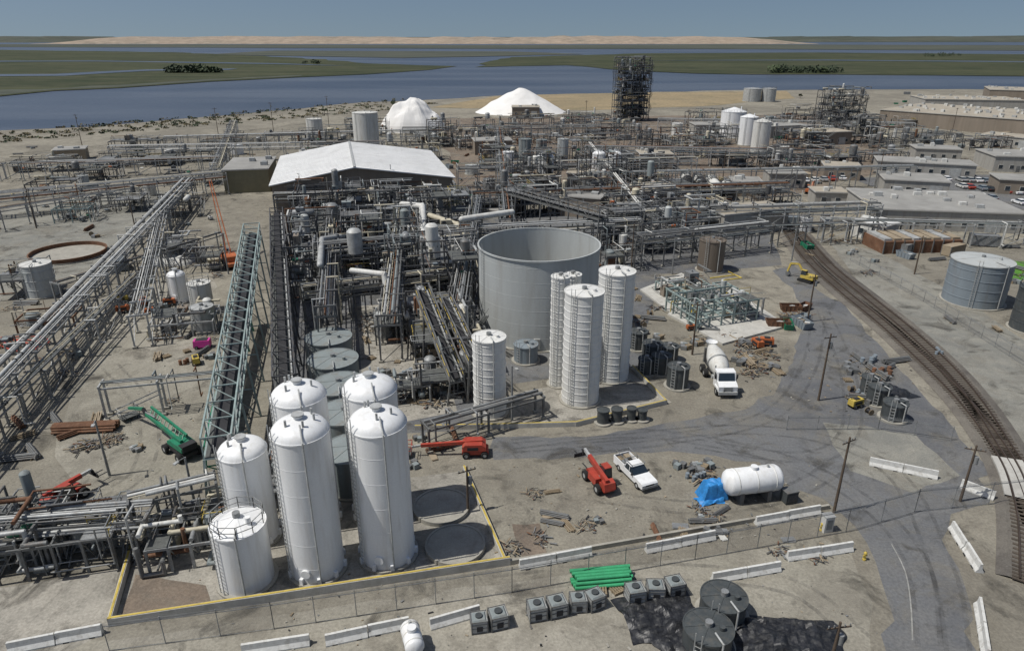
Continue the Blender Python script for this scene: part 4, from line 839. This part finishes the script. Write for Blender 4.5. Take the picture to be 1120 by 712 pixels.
# ---------------------------------------------------------------- yard clutter
def pipestack(k,n,L_,r):
    mb=MB()
    for z in range(3):
        for i in range(n-z): mb.tube((-L_/2+R.uniform(-.2,.2),(i+z/2-n/2)*2*r,.15+r+z*r*1.75),(L_/2+R.uniform(-.2,.2),(i+z/2-n/2)*2*r,.15+r+z*r*1.75),r,k,10)
    for x in (-L_*.35,L_*.35): mb.box((x,0,0),(.15,n*2*r+.4,.15),'wood')
    return mb
pipestack('greenp',6,4.8,.17).obj('green_pipe_stack',P(657,634),.12)
def clutter_meshes():
    out={}
    def A(n,mb): out.setdefault(n,[]).append(mb.mesh(n))
    for s_ in range(3):
        mb=MB()
        for l in range(R.randrange(2,6)):
            z=l*.15
            for y in (-.5,0,.5): mb.box((0,y,z),(1.2,.1,.1),'wood')
            for x in range(5): mb.box((-.5+x*.25,0,z+.1),(.16,1.1,.03),'wood')
        A('pallet_stack',mb)
        mb=MB()
        for l in range(R.randrange(2,5)):
            for i in range(5):
                if R.random()<.85: mb.box((R.uniform(-.2,.2),i*.25-.5,.1+l*.16),(3.+R.uniform(-.5,.5),.16,.1),R.choice(['wood','wood','tan']),R.uniform(-.04,.04))
        for x in (-1,1): mb.box((x,0,0),(.1,1.4,.1),'wood')
        A('lumber_stack',mb)
        A('pipe_stack',pipestack(R.choice(['rust','galv','steelm']),4,4.5,.12))
        mb=MB()
        for i in range(34):
            a=Vector((R.uniform(-1.8,1.8),R.uniform(-1.3,1.3),R.uniform(.05,.45))); d=Vector((R.uniform(-1.2,1.2),R.uniform(-1.2,1.2),R.uniform(-.05,.15)))
            mb.beam(a,a+d,R.uniform(.05,.22),R.uniform(.04,.12),R.choice(['rust','wood','galv','steelm','tan','dark','steel']))
        A('scrap_pile',mb)
        mb=MB(); k=['green','bluetank','rust'][s_]
        mb.prism([(-1.6,0),(1.6,0),(2.,1.3),(-2.,1.3)],-.85,-.8,k); mb.prism([(-1.6,0),(1.6,0),(2.,1.3),(-2.,1.3)],.8,.85,k); mb.box((0,0,.05),(3.2,1.6,.06),k)
        mb.beam((-1.6,0,.05),(-2,0,1.3),1.6,.06,k); mb.beam((1.6,0,.05),(2,0,1.3),1.6,.06,k)
        for x in (-1.2,-.4,.4,1.2): mb.box((x,-.9,.1),(.1,.08,1.15),k); mb.box((x,.9,.1),(.1,.08,1.15),k)
        for i in range(8): mb.box((R.uniform(-1.2,1.2),R.uniform(-.5,.5),.3),(R.uniform(.3,.9),R.uniform(.2,.6),R.uniform(.4,.9)),R.choice(['wood','galv','dark','white2']),R.random())
        A('dumpster',mb)
        mb=MB(); k=['galv','tan','bluetank'][s_]; mb.box((0,0,.15),(6,2.4,2.4),k); mb.box((0,0,2.55),(6.06,2.46,.08),k)
        for i in range(20):
            for y in (-1.22,1.22): mb.box((-2.85+i*.3,y,.25),(.14,.06,2.2),k)
        for x in (-2.97,2.97):
            for y in (-1.2,1.2): mb.box((x,y,0),(.16,.16,2.65),'steelm')
        mb.box((3.04,0,.3),(.04,.05,2.1),'galvl'); A('shipping_container',mb)
        mb=MB(); r=R.uniform(.4,.7)
        mb.lathe([(.25,-.4),(.25,.4)],12,'dark',(0,0,r),(0,1,0))
        for y in (-.4,.4): mb.lathe([(.01,y-.04),(r,y-.04),(r,y+.04),(.01,y+.04)],16,'wood',(0,0,r),(0,1,0),False)
        A('cable_spool',mb)
        mb=MB(); k=['yellow','white2','orange'][s_]; mb.box((0,0,.45),(2.,1.,.8),k,top=(.94,.94)); mb.box((0,0,1.25),(.8,.6,.12),'dark')
        for x in (-.5,.5):
            for y in (-.55,.55): mb.wheel((x,y,.3),.3,.18)
        mb.beam((1.,0,.5),(1.9,0,.35),.1,.1,'steel'); mb.tube((-.7,.2,1.2),(-.7,.2,1.6),.06,'steel')
        for y in (-.51,.51): mb.box((0,y,.65),(1.3,.03,.35),'dark')
        A('portable_generator',mb)
        mb=MB()
        for i in range(5): mb.box((R.uniform(-.9,.9),R.uniform(-.9,.9),0.01),(R.uniform(.4,1.1),R.uniform(.4,1.),R.uniform(.3,.9)),R.choice(['wood','galv','tan','galvl','greytank2','steelm']),R.uniform(0,1))
        for i in range(6): x,y=R.uniform(-1.3,1.3),R.uniform(-1.3,1.3); mb.beam((x,y,.08),(x+R.uniform(-1,1),y+R.uniform(-1,1),.1),.1,.06,'wood')
        A('crate_group',mb)
        mb=MB(); k=['white2','galv','tan'][s_]
        for i in range(3): mb.box((R.uniform(-.1,.1),R.uniform(-.1,.1),.1+i*.06),(2.2,1.1,.04),k,R.uniform(-.1,.1))
        mb.box((-.8,0,0),(.1,1.1,.1),'wood'); mb.box((.8,0,0),(.1,1.1,.1),'wood'); A('sheet_stack',mb)
        mb=MB()
        for i in range(5): mb.lathe([(.29,0),(.29,.3),(.3,.32),(.29,.34),(.29,.88)],12,['bluetank','rust','darktank'][s_],(R.uniform(-.8,.8),i*.62-1.2,0),cap=True)
        A('drum_row',mb)
    return out
CM=clutter_meshes()
def scat(u0,v0,u1,v1,n,kinds,sc=.85):
    for _ in range(n):
        u=R.uniform(u0,u1); v=R.uniform(v0,v1); k=R.choice(kinds); place(R.choice(CM[k]),k,P(u,v)+Vector((0,0,.02)),TH+R.choice([0,math.pi/2])+R.gauss(0,.35),sc*R.uniform(.8,1.1))
allk=['pallet_stack','lumber_stack','pipe_stack','scrap_pile','scrap_pile','cable_spool','crate_group','crate_group','sheet_stack','drum_row']
big=['shipping_container','dumpster','crate_group','scrap_pile','pipe_stack']
gen=allk+['portable_generator']
scat(5,450,110,510,9,['pipe_stack','lumber_stack','scrap_pile'])
scat(90,240,240,310,18,gen+big); scat(0,330,80,410,16,['scrap_pile','pipe_stack','crate_group','drum_row'])
scat(120,325,200,345,8,['crate_group','portable_generator','drum_row']); scat(170,350,230,400,12,allk)
scat(395,335,510,460,34,allk); scat(300,440,420,520,6,['pipe_stack','crate_group','drum_row'])
scat(690,300,720,370,14,allk); scat(800,370,850,410,22,['scrap_pile','scrap_pile','lumber_stack','pallet_stack','crate_group']); scat(850,335,880,360,8,['scrap_pile','dumpster'])
scat(925,390,985,460,26,allk,.9); scat(740,508,785,528,7,['crate_group','drum_row','scrap_pile'],.8); scat(600,552,800,588,16,['lumber_stack','scrap_pile','sheet_stack','pallet_stack','pipe_stack','crate_group'],.6)
scat(560,530,620,600,5,['sheet_stack','lumber_stack','scrap_pile','crate_group'],.6); scat(640,645,690,655,2,['pallet_stack'],.8); scat(840,585,930,610,4,['sheet_stack','pallet_stack','scrap_pile'],.55)
scat(440,475,500,525,5,['crate_group','drum_row','pipe_stack','sheet_stack'],.7); scat(720,360,800,380,8,gen); scat(860,220,960,300,18,gen+big); scat(890,145,1110,190,34,big); scat(0,160,240,230,40,gen+big)
scat(480,130,900,220,110,gen+big); scat(300,225,520,330,50,gen); scat(1020,340,1120,400,3,allk,.7); scat(1100,250,1130,330,4,big); scat(240,140,500,200,46,gen+big); scat(900,100,1120,140,16,big); scat(960,262,1090,285,9,big)
scat(100,430,220,520,4,['scrap_pile','crate_group'],.6)
mb=MB(); o=P(600,500)
for (u0,v0,u1,v1,n) in [(540,505,900,610,200),(100,400,235,560,80),(300,620,960,712,110),(880,380,1000,470,90),(800,300,870,440,90),(0,230,230,400,120),(120,560,560,690,40),(380,330,520,470,160)]:
    for _ in range(n):
        p=P(R.uniform(u0,u1),R.uniform(v0,v1))-o; s_=R.choice([.05,.06,.08,.12,.17]); mb.box((p.x,p.y,.03),(s_*R.uniform(.8,2.5),s_*R.uniform(.6,1),s_*.4),R.choice(['concrete','wood','dark','steelm','concrete','tan','galv']),R.uniform(0,3))
mb.obj('yard_debris',o)
mb=MB(); mb.box((0,0,.3),(2.6,1.5,1.1),'pink',top=(.95,.9)); mb.box((0,0,1.4),(1.8,1.1,.08),'dark')
for x in (-.8,.8):
    for y in (-.8,.8): mb.wheel((x,y,.3),.3,.2)
mb.obj('pink_compressor',P(222,380),.2,.9)
for u,v in [(135,342),(158,334),(186,334),(838,378),(828,380)]: place(CM['portable_generator'][2],'portable_generator',P(u,v),R.uniform(0,3),1.)
for u,v in [(215,398),(935,445)]: place(CM['portable_generator'][0],'portable_generator',P(u,v),R.uniform(0,3),.9)
pipestack('rust',6,7,.15).obj('pipe_stack',P(95,470),.1)
mb=MB()
for j in range(4):
    pts=[(j*.35+4*math.cos(t*.2+j),2.4*math.sin(t*.2)+j*.3,.2+j*.05) for t in range(22)]; mb.pipe(pts,.11,'red',6)
mb.obj('red_hose_coil',P(12,380))
for u,v in [(945,612),(898,580)]:
    mb=MB(); mb.lathe([(.16,0),(.16,.15),(.11,.16),(.11,.65),(.15,.66),(.15,.75),(.09,.85),(.03,.9)],12,'yellow',smooth=False); mb.tube((-.2,0,.5),(.2,0,.5),.07,'yellow'); mb.obj('fire_hydrant',P(u,v),.3)
mb=MB(); mb.box((0,0,0),(.9,.7,1.7),'white2'); mb.box((0,-.36,.4),(.6,.04,1.),'galv'); mb.box((0,0,1.7),(1.,.8,.06),'galvl'); mb.obj('electrical_cabinet',P(903,580),.2)
mb=MB(); mb.box((0,0,.1),(1.3,1.,1.2),'darktank'); mb.box((0,0,1.3),(1.4,1.1,.08),'steelm'); mb.box((0,-.52,.3),(.9,.04,.8),'steel'); mb.obj('control_box',P(862,548),.3)
# ---------------------------------------------------------------- light, sky, camera
w=bpy.data.worlds.new('World'); scene.world=w; w.use_nodes=True; N=w.node_tree.nodes; L=w.node_tree.links
sd=Vector((-.46,-.12,.86)).normalized(); el=math.asin(sd.z); rot=math.atan2(sd.x,sd.y)
sk=N.new('ShaderNodeTexSky'); sk.sky_type='NISHITA'; sk.sun_disc=False; sk.sun_elevation=el; sk.sun_rotation=rot; sk.air_density=1.; sk.dust_density=1.6; sk.ozone_density=1.6
tc=N.new('ShaderNodeTexCoord'); sp=N.new('ShaderNodeSeparateXYZ'); cb=N.new('ShaderNodeCombineXYZ'); mx=N.new('ShaderNodeMath'); mx.operation='MAXIMUM'; mx.inputs[1].default_value=0; ad=N.new('ShaderNodeMath'); ad.operation='ADD'; ad.inputs[1].default_value=.12
L.new(tc.outputs['Generated'],sp.inputs[0]); L.new(sp.outputs[0],cb.inputs[0]); L.new(sp.outputs[1],cb.inputs[1]); L.new(sp.outputs[2],mx.inputs[0]); L.new(mx.outputs[0],ad.inputs[0]); L.new(ad.outputs[0],cb.inputs[2]); L.new(cb.outputs[0],sk.inputs[0])
bg=N['Background']; L.new(sk.outputs[0],bg.inputs[0]); bg.inputs[1].default_value=.068
sun=bpy.data.lights.new('sun','SUN'); sun.energy=3.8; sun.angle=math.radians(.5); sun.color=(1,.965,.91)
so=bpy.data.objects.new('sun',sun); so.rotation_euler=sd.to_track_quat('Z','Y').to_euler(); COL.objects.link(so)
cd=bpy.data.cameras.new('camera'); cd.sensor_width=36; cd.lens=36*F/1120; cd.clip_end=100000; cd.clip_start=.5
co=bpy.data.objects.new('camera',cd); co.location=(0,0,CH); co.rotation_euler=(math.pi/2-PIT,0,0); COL.objects.link(co); scene.camera=co
scene.view_settings.view_transform='Standard'; scene.view_settings.look='None'; scene.view_settings.exposure=0
print('objs',len(bpy.data.objects))
